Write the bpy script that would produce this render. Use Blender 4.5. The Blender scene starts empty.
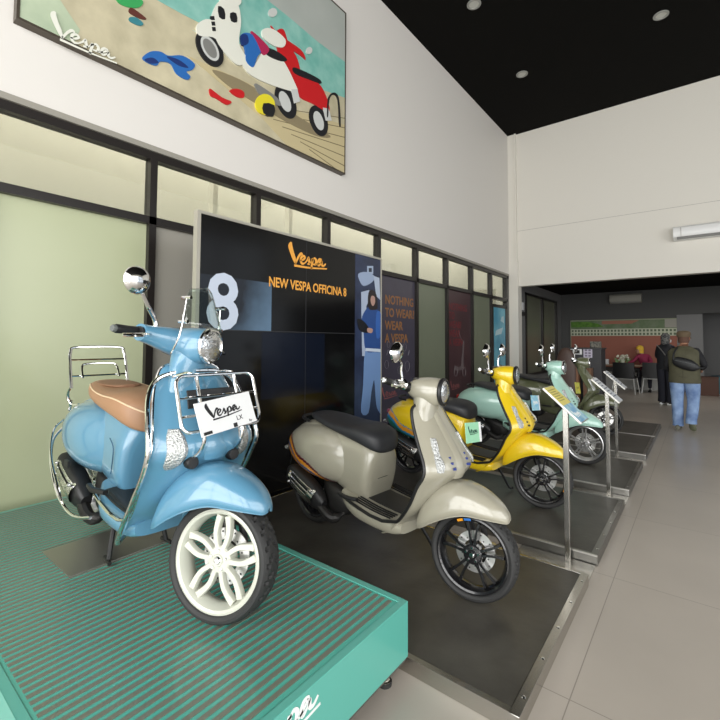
import bpy, bmesh, math, random
from mathutils import Vector, Matrix
random.seed(7)
R = math.radians
S = bpy.context.scene
COL = S.collection

# ------------------------------------------------------------------ camera
CAM_H = 1.4
FPX = 430.0
CX, CY = 360.0, 322.0
yaw, pit, rol = R(38.3), R(2.6), R(0.3)
Fv = Vector((-math.sin(yaw)*math.cos(pit), math.cos(yaw)*math.cos(pit), math.sin(pit)))
R0 = Vector((math.cos(yaw), math.sin(yaw), 0)); U0 = R0.cross(Fv)
Rv = R0*math.cos(rol)+U0*math.sin(rol); Uv = U0*math.cos(rol)-R0*math.sin(rol)
cd = bpy.data.cameras.new('camera'); cam = bpy.data.objects.new('camera', cd); COL.objects.link(cam)
cam.matrix_world = Matrix(((Rv.x, Uv.x, -Fv.x, 0), (Rv.y, Uv.y, -Fv.y, 0), (Rv.z, Uv.z, -Fv.z, CAM_H), (0, 0, 0, 1)))
cd.sensor_fit = 'HORIZONTAL'; cd.sensor_width = 36; cd.lens = FPX/720*36
cd.shift_x = (360-CX)/720; cd.shift_y = -(360-CY)/720
cd.clip_start = 0.05; cd.clip_end = 200
S.camera = cam

def ray(x, y): return Fv*FPX+Rv*(x-CX)-Uv*(y-CY)
CP = Vector((0, 0, CAM_H))
def at_x(x, y, X):
    d = ray(x, y); return CP+d*(X/d.x)
def at_y(x, y, Y):
    d = ray(x, y); return CP+d*(Y/d.y)
def at_z(x, y, z):
    d = ray(x, y); return CP+d*((z-CAM_H)/d.z)

# ------------------------------------------------------------------ world, daylight, exposure
w = bpy.data.worlds.new('world'); S.world = w; w.use_nodes = True
bg = w.node_tree.nodes['Background']; bg.inputs[0].default_value = (0.86, 0.93, 1.0, 1); bg.inputs[1].default_value = 1.0
S.view_settings.view_transform = 'Standard'; S.view_settings.look = 'None'
S.view_settings.gamma = 1.0; S.view_settings.use_curve_mapping = False
S.view_settings.exposure = 0.0
def area(name, loc, rot, sx, sy, power, col=(1, 1, 1)):
    l = bpy.data.lights.new(name, 'AREA'); l.shape = 'RECTANGLE'; l.size = sx; l.size_y = sy; l.energy = power; l.color = col
    o = bpy.data.objects.new(name, l); o.location = loc; o.rotation_euler = rot; COL.objects.link(o); return o
WX, YF, ZC = -3.64, 10.55, 6.53         # left wall, far wall, ceiling
area('daylight_front_glazing', (1.8, -4.3, 3.0), (R(90), 0, 0), 10.0, 5.6, 900, (1.0, 0.985, 0.955))
area('daylight_right_glazing', (7.3, 0.2, 2.6), (R(90), 0, R(90)), 8.0, 4.6, 430, (1.0, 0.985, 0.95))
area('office_fill_light', (-4.25, 4.0, 3.9), (0, 0, 0), 0.6, 13.0, 150, (1.0, 0.97, 0.9))  # added fill lamp, brightens the room seen through the upper panes; no real fixture
area('back_room_fill_light', (0.5, 13.0, 2.9), (0, 0, 0), 3.0, 1.5, 26, (1.0, 0.95, 0.88))  # weak lamp added to lift the dim back room, not an actual fitting

# ------------------------------------------------------------------ helpers
def lin(c):
    c = c/255.0
    return c/12.92 if c <= 0.04045 else ((c+0.055)/1.055)**2.4
def rgb(r, g, b): return (lin(r), lin(g), lin(b), 1)
MATS = {}
def mat(name, col, rough=0.5, metal=0.0, coat=0.0, noise=None, bump=None, trans=0.0, alpha=1.0, emit=None, spec=0.5):
    """noise=(scale, amount, colour2) mottles the colour; bump=(scale, strength)"""
    if name in MATS: return MATS[name]
    m = bpy.data.materials.new(name); m.use_nodes = True; nt = m.node_tree; b = nt.nodes['Principled BSDF']
    b.inputs['Base Color'].default_value = col; b.inputs['Roughness'].default_value = rough
    b.inputs['Metallic'].default_value = metal; b.inputs['Coat Weight'].default_value = coat
    b.inputs['Coat Roughness'].default_value = 0.04
    b.inputs['Specular IOR Level'].default_value = spec
    b.inputs['Transmission Weight'].default_value = trans; b.inputs['Alpha'].default_value = alpha
    if emit: b.inputs['Emission Color'].default_value = col; b.inputs['Emission Strength'].default_value = emit
    tc = nt.nodes.new('ShaderNodeTexCoord')
    if noise:
        n = nt.nodes.new('ShaderNodeTexNoise'); n.inputs['Scale'].default_value = noise[0]; n.inputs['Detail'].default_value = 6
        r = nt.nodes.new('ShaderNodeValToRGB'); r.color_ramp.elements[0].position = 0.5-noise[1]; r.color_ramp.elements[1].position = 0.5+noise[1]
        r.color_ramp.elements[0].color = noise[2]; r.color_ramp.elements[1].color = col
        nt.links.new(tc.outputs['Object'], n.inputs['Vector']); nt.links.new(n.outputs['Fac'], r.inputs['Fac'])
        nt.links.new(r.outputs['Color'], b.inputs['Base Color'])
    if bump:
        n = nt.nodes.new('ShaderNodeTexNoise'); n.inputs['Scale'].default_value = bump[0]; n.inputs['Detail'].default_value = 4
        bp = nt.nodes.new('ShaderNodeBump'); bp.inputs['Strength'].default_value = bump[1]; bp.inputs['Distance'].default_value = 0.01
        nt.links.new(tc.outputs['Object'], n.inputs['Vector']); nt.links.new(n.outputs['Fac'], bp.inputs['Height'])
        nt.links.new(bp.outputs['Normal'], b.inputs['Normal'])
    MATS[name] = m; return m
def clear_glass(name, tint=(0.93, 0.95, 0.93, 1), gloss=0.08):
    if name in MATS: return MATS[name]
    m = bpy.data.materials.new(name); m.use_nodes = True; nt = m.node_tree; nt.nodes.clear()
    o = nt.nodes.new('ShaderNodeOutputMaterial'); mx = nt.nodes.new('ShaderNodeMixShader')
    t = nt.nodes.new('ShaderNodeBsdfTransparent'); t.inputs[0].default_value = tint
    g = nt.nodes.new('ShaderNodeBsdfGlossy'); g.inputs['Roughness'].default_value = 0.03
    fr = nt.nodes.new('ShaderNodeLayerWeight'); pw_ = nt.nodes.new('ShaderNodeMath'); pw_.operation = 'POWER'; pw_.inputs[1].default_value = 4.0
    mt = nt.nodes.new('ShaderNodeMath'); mt.operation = 'MULTIPLY_ADD'; mt.inputs[1].default_value = 0.6; mt.inputs[2].default_value = gloss; mt.use_clamp = True
    nt.links.new(fr.outputs['Facing'], pw_.inputs[0]); nt.links.new(pw_.outputs[0], mt.inputs[0]); nt.links.new(mt.outputs[0], mx.inputs[0]); nt.links.new(t.outputs[0], mx.inputs[1]); nt.links.new(g.outputs[0], mx.inputs[2])
    nt.links.new(mx.outputs[0], o.inputs[0]); MATS[name] = m; return m

def catmull(keys, n):
    """interpolate a list of equal-length tuples to n+1 samples"""
    out = []; K = len(keys)-1
    for i in range(n+1):
        t = i/n*K; k = min(int(t), K-1); u = t-k
        p0 = keys[max(k-1, 0)]; p1 = keys[k]; p2 = keys[k+1]; p3 = keys[min(k+2, K)]
        out.append(tuple(0.5*((2*b)+(-a+c)*u+(2*a-5*b+4*c-d)*u*u+(-a+3*b-3*c+d)*u**3) for a, b, c, d in zip(p0, p1, p2, p3)))
    return out
def sgnpow(v, e): return math.copysign(abs(v)**e, v)
def xring(x, hw, zb, zt, e=2.2, n=28, y0=0.0, tilt=0.0):
    zc, hh = (zb+zt)/2, (zt-zb)/2
    r = []
    for i in range(n):
        a = 2*math.pi*i/n
        z = hh*sgnpow(math.sin(a), 2/e)
        r.append((x+tilt*z, y0+hw*sgnpow(math.cos(a), 2/e), zc+z))
    return r
class MB:
    def __init__(s): s.v = []; s.f = []; s.m = []
    def add(s, vs, fs, m=0):
        o = len(s.v); s.v += [Vector(v) for v in vs]; s.f += [tuple(i+o for i in f) for f in fs]; s.m += [m]*len(fs); return s
    def box(s, c, size, rot=None, m=0):
        hx, hy, hz = size[0]/2, size[1]/2, size[2]/2
        vs = [Vector((x, y, z)) for x in (-hx, hx) for y in (-hy, hy) for z in (-hz, hz)]
        if rot: vs = [rot @ v for v in vs]
        vs = [v+Vector(c) for v in vs]
        return s.add(vs, [(0, 1, 3, 2), (4, 6, 7, 5), (0, 4, 5, 1), (2, 3, 7, 6), (0, 2, 6, 4), (1, 5, 7, 3)], m)
    def bb(s, x0, x1, y0, y1, z0, z1, m=0): return s.box(((x0+x1)/2, (y0+y1)/2, (z0+z1)/2), (x1-x0, y1-y0, z1-z0), None, m)
    def loft(s, rings, cyc=True, cap=True, m=0):
        n = len(rings[0]); vs = [p for r in rings for p in r]; fs = []
        for i in range(len(rings)-1):
            for j in range(n if cyc else n-1):
                a = i*n+j; b = i*n+(j+1) % n; fs.append((a, b, b+n, a+n))
        if cap and cyc: fs.append(tuple(range(n-1, -1, -1))); fs.append(tuple(range((len(rings)-1)*n, len(rings)*n)))
        return s.add(vs, fs, m)
    def tube(s, pts, r, n=8, closed=False, sub=0, m=0):
        pts = [tuple(p) for p in pts]
        if sub: pts = catmull(pts, sub)
        P = [Vector(p) for p in pts]; K = len(P); rings = []
        up = None
        for i in range(K):
            if closed: t = P[(i+1) % K]-P[i-1]
            else: t = P[min(i+1, K-1)]-P[max(i-1, 0)]
            if t.length < 1e-9: t = Vector((0, 0, 1))
            t.normalize()
            if up is None:
                up = Vector((0, 0, 1)) if abs(t.z) < 0.9 else Vector((1, 0, 0))
            a = (up-t*up.dot(t)).normalized(); b = t.cross(a); up = a
            rr = r[min(i, len(r)-1)] if isinstance(r, (list, tuple)) else r
            rings.append([P[i]+a*math.cos(2*math.pi*j/n)*rr+b*math.sin(2*math.pi*j/n)*rr for j in range(n)])
        if closed: rings.append(rings[0]); return s.loft(rings, True, False, m)
        return s.loft(rings, True, True, m)
    def lathe(s, prof, c=(0, 0, 0), axis='y', n=48, m=0, closed=False, fn=None):
        """prof = [(radius, along)]"""
        rings = []
        for i in range(n):
            a = 2*math.pi*i/n; ring = []
            for k, (r, h) in enumerate(prof):
                if fn: r = fn(r, h, i, k)
                if axis == 'y': p = (r*math.cos(a), h, r*math.sin(a))
                elif axis == 'z': p = (r*math.cos(a), r*math.sin(a), h)
                else: p = (h, r*math.cos(a), r*math.sin(a))
                ring.append((p[0]+c[0], p[1]+c[1], p[2]+c[2]))
            rings.append(ring)
        rings.append(rings[0])
        return s.loft(rings, closed, False, m)
    def poly(s, pts, m=0): return s.add(pts, [tuple(range(len(pts)))], m)
    def prism(s, pts, off, m=0):
        off = Vector(off); n = len(pts); vs = [Vector(p) for p in pts]+[Vector(p)+off for p in pts]
        return s.add(vs, [tuple(range(n-1, -1, -1)), tuple(range(n, 2*n))]+[(i, (i+1) % n, n+(i+1) % n, n+i) for i in range(n)], m)
    def xf(s, M): s.v = [M @ v for v in s.v]; return s
    def build(s, name, mats, parent=None, smooth=35, solid=0, bevel=0):
        me = bpy.data.meshes.new(name); bm = bmesh.new()
        bv = [bm.verts.new(v) for v in s.v]; bm.verts.ensure_lookup_table()
        for f, mi in zip(s.f, s.m):
            f2 = []
            for i in f:
                if bv[i] not in f2: f2.append(bv[i])
            if len(f2) < 3: continue
            try: nf = bm.faces.new(f2); nf.material_index = mi
            except ValueError: pass
        bmesh.ops.remove_doubles(bm, verts=bm.verts, dist=1e-5)
        bmesh.ops.recalc_face_normals(bm, faces=bm.faces)
        if smooth:
            for f in bm.faces: f.smooth = True
            for e in bm.edges:
                if len(e.link_faces) == 2 and e.calc_face_angle(0) > R(smooth): e.smooth = False
        bm.to_mesh(me); bm.free()
        if not isinstance(mats, (list, tuple)): mats = [mats]
        for x in mats: me.materials.append(x)
        o = bpy.data.objects.new(name, me); COL.objects.link(o)
        if parent: o.parent = parent
        if solid:
            md = o.modifiers.new('solid', 'SOLIDIFY'); md.thickness = solid; md.offset = 0
        if bevel:
            md = o.modifiers.new('bevel', 'BEVEL'); md.width = bevel; md.segments = 2; md.limit_method = 'ANGLE'; md.angle_limit = R(50)
        return o
def tag(o, label=None, cat=None, group=None, kind=None):
    if label: o['label'] = label
    if cat: o['category'] = cat
    if group: o['group'] = group
    if kind: o['kind'] = kind
    return o
def struct(name, mb, m, parent=None, **k):
    o = mb.build(name, m, parent, **k)
    if not parent: o['kind'] = 'structure'
    return o
def empty(name, loc, rz=0):
    o = bpy.data.objects.new(name, None); o.empty_display_size = 0.1; o.location = loc; o.rotation_euler = (0, 0, rz); COL.objects.link(o); return o
def text_mesh(body, size, M, m, name, parent, font_bold=0.0, extrude=0.0008, sx=1.0, align='LEFT', spacing=1.0):
    c = bpy.data.curves.new('t', 'FONT'); c.body = body; c.size = size; c.offset = font_bold; c.extrude = extrude; c.align_x = align; c.space_character = spacing; c.resolution_u = 3
    o = bpy.data.objects.new('t', c); COL.objects.link(o)
    dg = bpy.context.evaluated_depsgraph_get(); dg.update()
    me = bpy.data.meshes.new_from_object(o.evaluated_get(dg)); bpy.data.objects.remove(o); bpy.data.curves.remove(c)
    me.transform(M @ Matrix.Diagonal((sx, 1, 1, 1))); me.materials.clear(); me.materials.append(m); me.name = name
    ob = bpy.data.objects.new(name, me); COL.objects.link(ob)
    if parent: ob.parent = parent
    return ob
def frameM(o, u, v):
    """matrix with local x->u, y->v"""
    u = Vector(u).normalized(); v = Vector(v).normalized(); n = u.cross(v)
    return Matrix(((u.x, v.x, n.x, o[0]), (u.y, v.y, n.y, o[1]), (u.z, v.z, n.z, o[2]), (0, 0, 0, 1)))
# script wordmark as calligraphic strokes, unit width 1, height about .45
LOGO = [
    ([(0.02, .40), (0.0, .33), (0.03, .24), (0.09, .12), (0.13, .03)], [.012, .035, .034, .03, .012]),
    ([(0.13, .03), (.17, .11), (.22, .19), (.27, .23), (.30, .21)], [.012, .014, .016, .02, .012]),
    ([(.24, .10), (.31, .12), (.36, .17), (.33, .20), (.27, .16), (.26, .09), (.30, .05), (.36, .07)], [.008, .012, .016, .014, .018, .018, .016, .01]),
    ([(.36, .07), (.42, .13), (.46, .19), (.47, .13), (.48, .08), (.43, .06)], [.008, .012, .014, .02, .018, .01]),
    ([(.48, .07), (.53, .12), (.57, .18), (.55, .08), (.53, -.02)], [.008, .01, .018, .018, .016]),
    ([(.57, .16), (.62, .20), (.66, .16), (.64, .09), (.58, .08)], [.01, .014, .02, .016, .01]),
    ([(.64, .09), (.70, .10), (.80, .19), (.75, .20), (.71, .14), (.73, .08), (.79, .12), (.82, .17), (.82, .10), (.87, .09), (.93, .14)], [.008, .01, .014, .016, .018, .018, .01, .014, .018, .014, .01]),
    ([(.10, -.01), (.5, .0), (.96, .045)], [.016, .012, .01]),
]
def logo_mb(width, lift=0.0006, bold=1.0, slant=0.0, mb=None):
    mb = mb or MB()
    for pts, ws in LOGO:
        n = (len(pts)-1)*5; P = catmull(pts, n); W = catmull([(a,) for a in ws], n)
        L = []; Rr = []
        for i in range(n+1):
            a = P[max(i-1, 0)]; b = P[min(i+1, n)]; dx, dy = b[0]-a[0], b[1]-a[1]; l = math.hypot(dx, dy) or 1
            nx, ny = -dy/l, dx/l; ww = W[i][0]*bold
            L.append(((P[i][0]+nx*ww)*width, (P[i][1]+ny*ww)*width, 0)); Rr.append(((P[i][0]-nx*ww)*width, (P[i][1]-ny*ww)*width, 0))
        vs = L+Rr+[(p[0], p[1], lift) for p in L]+[(p[0], p[1], lift) for p in Rr]; k = n+1; fs = []
        for i in range(n): fs += [(2*k+i, 3*k+i, 3*k+i+1, 2*k+i+1), (i, i+1, k+i+1, k+i), (i, 2*k+i, 2*k+i+1, i+1), (k+i, k+i+1, 3*k+i+1, 3*k+i)]
        mb.add(vs, fs)
    return mb

# ------------------------------------------------------------------ materials
M_wall = mat('wall_paint', rgb(222, 218, 212), 0.6, bump=(60, 0.05))
M_wall_far = mat('far_wall_paint', rgb(226, 222, 212), 0.6, bump=(60, 0.05))
M_ceil = mat('black_ceiling', rgb(14, 13, 11), 0.9, spec=0.1)
M_frame = mat('black_aluminium', rgb(34, 30, 28), 0.35, spec=0.4)
M_trimgrey = mat('grey_trim', rgb(150, 146, 136), 0.6)
M_chrome = mat('chrome', (0.82, 0.82, 0.82, 1), 0.08, 1.0)
M_steel = mat('brushed_steel', (0.50, 0.485, 0.45, 1), 0.25, 1.0)
M_alu = mat('aluminium_trim', (0.6, 0.59, 0.56, 1), 0.4, 1.0)
M_rubber = mat('tyre_rubber', rgb(42, 42, 42), 0.65)
M_blackpl = mat('black_plastic', rgb(26, 26, 27), 0.45)
M_blackgl = mat('gloss_black', rgb(14, 14, 15), 0.15, coat=0.6)
M_dkmetal = mat('dark_engine_metal', rgb(52, 51, 50), 0.45, 0.6)
M_seatblk = mat('black_seat_vinyl', rgb(42, 43, 46), 0.5, bump=(250, 0.12))
M_seattan = mat('tan_seat_leather', rgb(160, 122, 92), 0.5, bump=(250, 0.1))
M_piping = mat('cream_piping', rgb(225, 200, 165), 0.5)
M_lens = mat('headlight_glass', (0.75, 0.76, 0.76, 1), 0.12, 0.9, bump=(60, 0.5))
M_crystal = mat('indicator_lens', (0.50, 0.51, 0.50, 1), 0.2, 0.6, bump=(110, 1.0))
M_whitewheel = mat('cream_alloy', rgb(198, 199, 186), 0.3, coat=0.4)
M_silverwheel = mat('silver_alloy', (0.6, 0.6, 0.6, 1), 0.28, 0.9)
M_disc = mat('brake_disc_steel', (0.66, 0.66, 0.64, 1), 0.3, 0.9)
M_red = mat('tail_lamp_red', rgb(150, 20, 18), 0.2, coat=0.5)
M_white = mat('white_card', rgb(225, 226, 226), 0.35)
M_inkblk = mat('black_ink', rgb(25, 25, 28), 0.5)
M_inkwhite = mat('white_ink', rgb(235, 238, 236), 0.5)
M_orange = mat('orange_ink', rgb(238, 168, 70), 0.5)
M_flyscreen = clear_glass('flyscreen_acrylic', (0.82, 0.88, 0.86, 1), 0.10)
# ------------------------------------------------------------------ setting
def floor_material():
    m = bpy.data.materials.new('grey_floor_tiles'); m.use_nodes = True; nt = m.node_tree; b = nt.nodes['Principled BSDF']
    tc = nt.nodes.new('ShaderNodeTexCoord'); mp = nt.nodes.new('ShaderNodeMapping'); mp.inputs['Location'].default_value = (0.435, 0.35, 0)
    br = nt.nodes.new('ShaderNodeTexBrick'); br.offset = 0; br.inputs['Scale'].default_value = 1.0
    br.inputs['Mortar Size'].default_value = 0.0022; br.inputs['Brick Width'].default_value = 1.12; br.inputs['Row Height'].default_value = 1.12
    br.inputs['Color1'].default_value = rgb(192, 183, 172); br.inputs['Color2'].default_value = rgb(189, 180, 169); br.inputs['Mortar'].default_value = rgb(150, 142, 133)
    n = nt.nodes.new('ShaderNodeTexNoise'); n.inputs['Scale'].default_value = 1.3; n.inputs['Detail'].default_value = 5
    mx = nt.nodes.new('ShaderNodeMix'); mx.data_type = 'RGBA'; mx.blend_type = 'MULTIPLY'; mx.inputs[0].default_value = 0.25
    nt.links.new(tc.outputs['Object'], mp.inputs[0]); nt.links.new(mp.outputs[0], br.inputs['Vector']); nt.links.new(tc.outputs['Object'], n.inputs['Vector'])
    nt.links.new(br.outputs['Color'], mx.inputs[6]); nt.links.new(n.outputs['Fac'], mx.inputs[7]); nt.links.new(mx.outputs[2], b.inputs['Base Color'])
    b.inputs['Roughness'].default_value = 0.3; b.inputs['Specular IOR Level'].default_value = 0.45
    return m
XR, YB, YR = 7.0, -4.0, 15.5
struct('floor', MB().bb(-5.6, XR, YB, 19.0, -0.1, 0), floor_material(), smooth=0)
struct('ceiling', MB().bb(WX-0.2, XR, YB, YF+0.3, ZC, ZC+0.1), M_ceil, smooth=0)
# left wall above the glazing, its recess trim
ZH, ZT = 3.02, 2.42
struct('wall_left', MB().bb(WX-0.2, WX, YB, YF+0.2, ZH+0.045, ZC), M_wall, smooth=0)
struct('trim_1', MB().bb(WX-0.2, WX+0.012, YB, YF-0.08, ZH, ZH+0.045), M_trimgrey, smooth=0)
# corner pilaster, lower column and boxed pipe
struct('wall_far', MB().bb(-3.44, XR, YF, YF+0.2, 2.76, ZC), M_wall_far, smooth=0)
struct('trim_2', MB().bb(WX, -3.44, YF-0.05, YF+0.2, 3.35, ZC).bb(-3.47, -3.44, YF-0.08, YF-0.05, 3.35, ZC), M_wall_far, smooth=0)
struct('trim_3', MB().bb(WX, -3.42, YF-0.06, YF+0.2, 0, 3.35), M_wall_far, smooth=0)
struct('trim_4', MB().bb(-3.44, XR, YF-0.004, YF, 4.11, 4.118), mat('wall_seam', rgb(180, 176, 168), 0.7), smooth=0)
# right facade and front facade: low sill, mullions; the daylight comes through them
fr = MB()
for y in (-4, -1.5, 1.0, 3.5, 6.0, 8.5, 10.5): fr.bb(XR-0.08, XR, y-0.05, y+0.05, 0, 5.0)
for z in (0.05, 2.6, 5.0): fr.bb(XR-0.08, XR, YB, YF, z-0.04, z+0.04)
struct('window_1', fr, M_frame, smooth=0)
struct('wall_right', MB().bb(XR-0.1, XR+0.1, YB, YF+0.2, 5.04, ZC), M_wall_far, smooth=0)
fr = MB()
for x in (-3.6, -1.2, 1.2, 3.6, 6.0, 6.95): fr.bb(x-0.05, x+0.05, YB, YB+0.08, 0, 5.9)
for z in (0.05, 2.6, 5.86): fr.bb(WX, XR, YB, YB+0.08, z-0.04, z+0.04)
struct('window_2', fr, M_frame, smooth=0)
struct('wall_front', MB().bb(WX, XR, YB-0.1, YB+0.1, 5.9, ZC), M_wall_far, smooth=0)
# glazed partition on the left: frame, transom, mullions, panes
MY = [-3.8, -2.7, -1.58, -0.46, 0.64, 1.75, 2.866, 3.97, 5.07, 6.15, 7.24, 8.36, 9.40, 10.36]
fm = MB()
fm.bb(WX-0.10, WX-0.01, YB, 10.42, ZH-0.065, ZH)
fm.bb(WX-0.10, WX, YB, 10.42, ZT-0.03, ZT+0.035)
fm.bb(WX-0.10, WX, YB, 10.42, 0, 0.06)
for y in MY: fm.bb(WX-0.10, WX, y-0.03, y+0.03, 0.06, ZH-0.06)
win = struct('window_3', fm, M_frame, smooth=0)
M_green = mat('pale_green_frosted_film', rgb(186, 191, 158), 0.22, spec=0.45, noise=(0.9, 0.5, rgb(174, 180, 146)))
M_green2 = mat('sage_frosted_film', rgb(122, 128, 108), 0.3, spec=0.4, noise=(0.9, 0.5, rgb(112, 118, 100)))
M_greyf = mat('grey_frosted_film', rgb(168, 164, 154), 0.25, spec=0.4)
M_paneglass = clear_glass('upper_pane_glass', (0.86, 0.87, 0.84, 1), 0.09)
M_purple = mat('plum_grey_window_film', rgb(74, 70, 84), 0.3, noise=(3, 0.3, rgb(66, 62, 74)))
M_maroon = mat('maroon_window_film', rgb(74, 50, 54), 0.3, noise=(3, 0.3, rgb(64, 44, 48)))
M_bluedoor = mat('blue_door_poster', rgb(70, 150, 180), 0.3, noise=(2.5, 0.1, rgb(110, 185, 205)))
for i in range(len(MY)-1):
    y0, y1 = MY[i]+0.03, MY[i+1]-0.03
    struct('pane', MB().bb(WX-0.06, WX-0.052, y0, y1, ZT+0.035, ZH-0.065), M_paneglass, win, smooth=0)
    if i in (8, 10): continue
    m = {9: M_green2, 11: M_green2, 12: M_paneglass, 5: M_greyf}.get(i, M_green)
    struct('pane', MB().bb(WX-0.06, WX-0.052, y0, y1, 0.06, ZT-0.03), m, win, smooth=0)
# the room behind the partition
M_office = mat('office_wall_paint', rgb(206, 204, 192), 0.8)
struct('wall_office', MB().bb(-4.9, -4.8, YB, YF+0.3, 0, 4.1), M_office, smooth=0)
struct('wall_office_end', MB().bb(-4.8, WX-0.2, YF+0.1, YF+0.2, 0, 4.1).bb(-4.8, WX-0.2, YB-0.1, YB, 0, 4.1), M_office, smooth=0)
struct('ceiling_office', MB().bb(-4.9, WX-0.2, YB, YF+0.3, 4.0, 4.1), M_office, smooth=0)
st = MB()
for y in (0.80, 2.72, 3.85): st.bb(-4.30, -4.22, y-0.03, y+0.03, 0, 4.0)
struct('trim_5', st, mat('white_stud', rgb(225, 222, 210), 0.6), smooth=0)
# blue door at the end of the partition
dr = empty('door_1', (WX-0.03, 9.88, 0)); dr['kind'] = 'structure'
MB().bb(-0.02, 0.02, -0.42, 0.42, 0.1, 2.2).build('door_leaf', M_bluedoor, dr, smooth=0)
fm = MB(); fm.bb(-0.03, 0.03, -0.45, -0.40, 0.06, 2.26).bb(-0.03, 0.03, 0.36, 0.45, 0.06, 2.26).bb(-0.03, 0.03, -0.45, 0.45, 2.2, 2.27)
fm.build('door_frame', M_frame, dr, smooth=0)
mm = MB(); mm.prism([(0.021, -.3, 1.55), (0.021, 0.1, 1.6), (0.021, 0.2, 1.75), (0.021, -.1, 1.7), (0.021, -.25, 1.66)], (0.001, 0, 0)).prism([(0.021, .05, 1.9), (0.021, 0.28, 1.85), (0.021, 0.25, 2.02), (0.021, .12, 2.0)], (0.001, 0, 0))
mm.build('poster_print', mat('pale_print', rgb(190, 215, 222), 0.4), dr, smooth=0)

# back room
M_dkgrey = mat('charcoal_wall', rgb(72, 72, 71), 0.7)
M_ltgrey = mat('mid_grey_wall', rgb(116, 116, 116), 0.7)
PXL = at_y(677.5, 350, YR-.06).x; PXR = at_y(703.5, 350, YR).x
struct('wall_back', MB().bb(-3.9, PXR, YR, YR+0.1, 0, 3.0).bb(PXR, 6.0, YR, YR+0.1, 2.25, 3.0), M_dkgrey, smooth=0)
struct('wall_back_panel', MB().bb(PXL, PXR, YR-0.06, YR, 0, 2.22), M_ltgrey, smooth=0)
struct('wall_recess', MB().bb(PXR-.05, 6.0, 17.0, 17.1, 0, 2.6).bb(PXR-.05, PXR, YR+0.1, 17.0, 0, 2.6), mat('recess_wall', rgb(96, 96, 96), 0.7), smooth=0)
struct('ceiling_back', MB().bb(-3.9, 6.0, YF+0.2, 17.1, 3.0, 3.1), M_ceil, smooth=0)
struct('wall_back_right', MB().bb(6.0, 6.1, YF+0.2, 17.1, 0, 3.0), M_dkgrey, smooth=0)
struct('wall_back_left', MB().bb(WX-0.2, WX, YF+0.2, 11.72, 0, 3.0).bb(WX-0.2, WX, 11.72, YR+0.1, 2.74, 3.0).bb(WX-0.2, WX, 14.95, YR+0.1, 0, 2.74).bb(WX-0.2, WX, 11.72, 14.95, 0, 0.5), M_ltgrey, smooth=0)
fm = MB()
for y in (11.78, 13.35, 14.9): fm.bb(WX-0.08, WX+0.02, y-0.05, y+0.05, 0.5, 2.74)
fm.bb(WX-0.08, WX+0.02, 11.73, 14.95, 2.68, 2.74).bb(WX-0.08, WX+0.02, 11.73, 14.95, 0.5, 0.56)
w4 = struct('window_4', fm, M_frame, smooth=0)
M_sage = mat('sage_backroom_pane', rgb(118, 120, 100), 0.3, noise=(1.2, 0.4, rgb(106, 108, 92)))
for a, b in ((11.83, 13.3), (13.4, 14.85)): struct('pane', MB().bb(WX-0.05, WX-0.04, a, b, 0.56, 2.68), M_sage, w4, smooth=0)
struct('baseboard_back', MB().bb(-2.6, PXL, YR-0.05, YR, 0, 0.50), mat('pale_grey_dado', rgb(168, 168, 164), 0.6), smooth=0)

# ------------------------------------------------------------------ ceiling downlights
for (px, py, lab) in ((474, 4, 'round recessed downlight in the black ceiling, nearest the left wall'), (522, 74, 'round recessed downlight in the black ceiling, nearest the wall corner'), (661, 15, 'round recessed downlight in the black ceiling, far right one')):
    c = at_z(px, py, ZC); t = empty('downlight', (c.x, c.y, ZC)); tag(t, lab, 'ceiling light', 'recessed downlights in the black ceiling')
    MB().lathe([(0.105, 0.0), (0.105, -0.012), (0.075, -0.014), (0.07, 0.0)], axis='z', n=28).build('trim_ring', mat('downlight_rim', rgb(150, 150, 144), 0.4), t)
    MB().lathe([(0.0, -0.004), (0.04, -0.007), (0.072, -0.004), (0.07, 0)], axis='z', n=28).build('lamp_glass', mat('downlight_glass', rgb(190, 190, 182), 0.3), t)

# ------------------------------------------------------------------ air conditioners
def air_con(name, label, x0, x1, ywall, z0, z1, d, mcol):
    t = empty(name, ((x0+x1)/2, ywall, z0)); w2 = (x1-x0)/2; h = z1-z0
    tag(t, label, 'air conditioner')
    prof = [(0, 0), (-d*0.55, 0.0), (-d*0.9, h*0.18), (-d, h*0.45), (-d*0.92, h*0.85), (-d*0.7, h), (0, h)]
    rr = [[(x, p[0], p[1]) for p in prof] for x in (-w2, -w2+0.01, w2-0.01, w2)]
    MB().loft(rr).build('casing', mcol, t, smooth=30)
    MB().box((0, -d*0.80, h*0.10), (2*w2*0.92, d*0.28, 0.012), Matrix.Rotation(R(-35), 3, 'X')).build('air_flap', mat('ac_flap', rgb(150, 150, 148), 0.5), t)
    MB().bb(-w2+0.12, -w2+0.127, -d*1.002, -d*0.8, h*0.2, h*0.86).build('panel_seam', M_trimgrey, t)
    return t
air_con('air_conditioner', 'long white air conditioner high on the far white wall', -0.36, 1.1, YF, 3.42, 3.68, 0.24, mat('ac_white', rgb(232, 232, 230), 0.3))
a = at_y(610.5, 295, YR); b = at_y(642, 295, YR)
air_con('air_conditioner', 'grey-looking air conditioner high on the charcoal back wall', a.x, b.x, YR, 2.62, 2.90, 0.22, mat('ac_ivory', rgb(150, 148, 138), 0.4))

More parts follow.
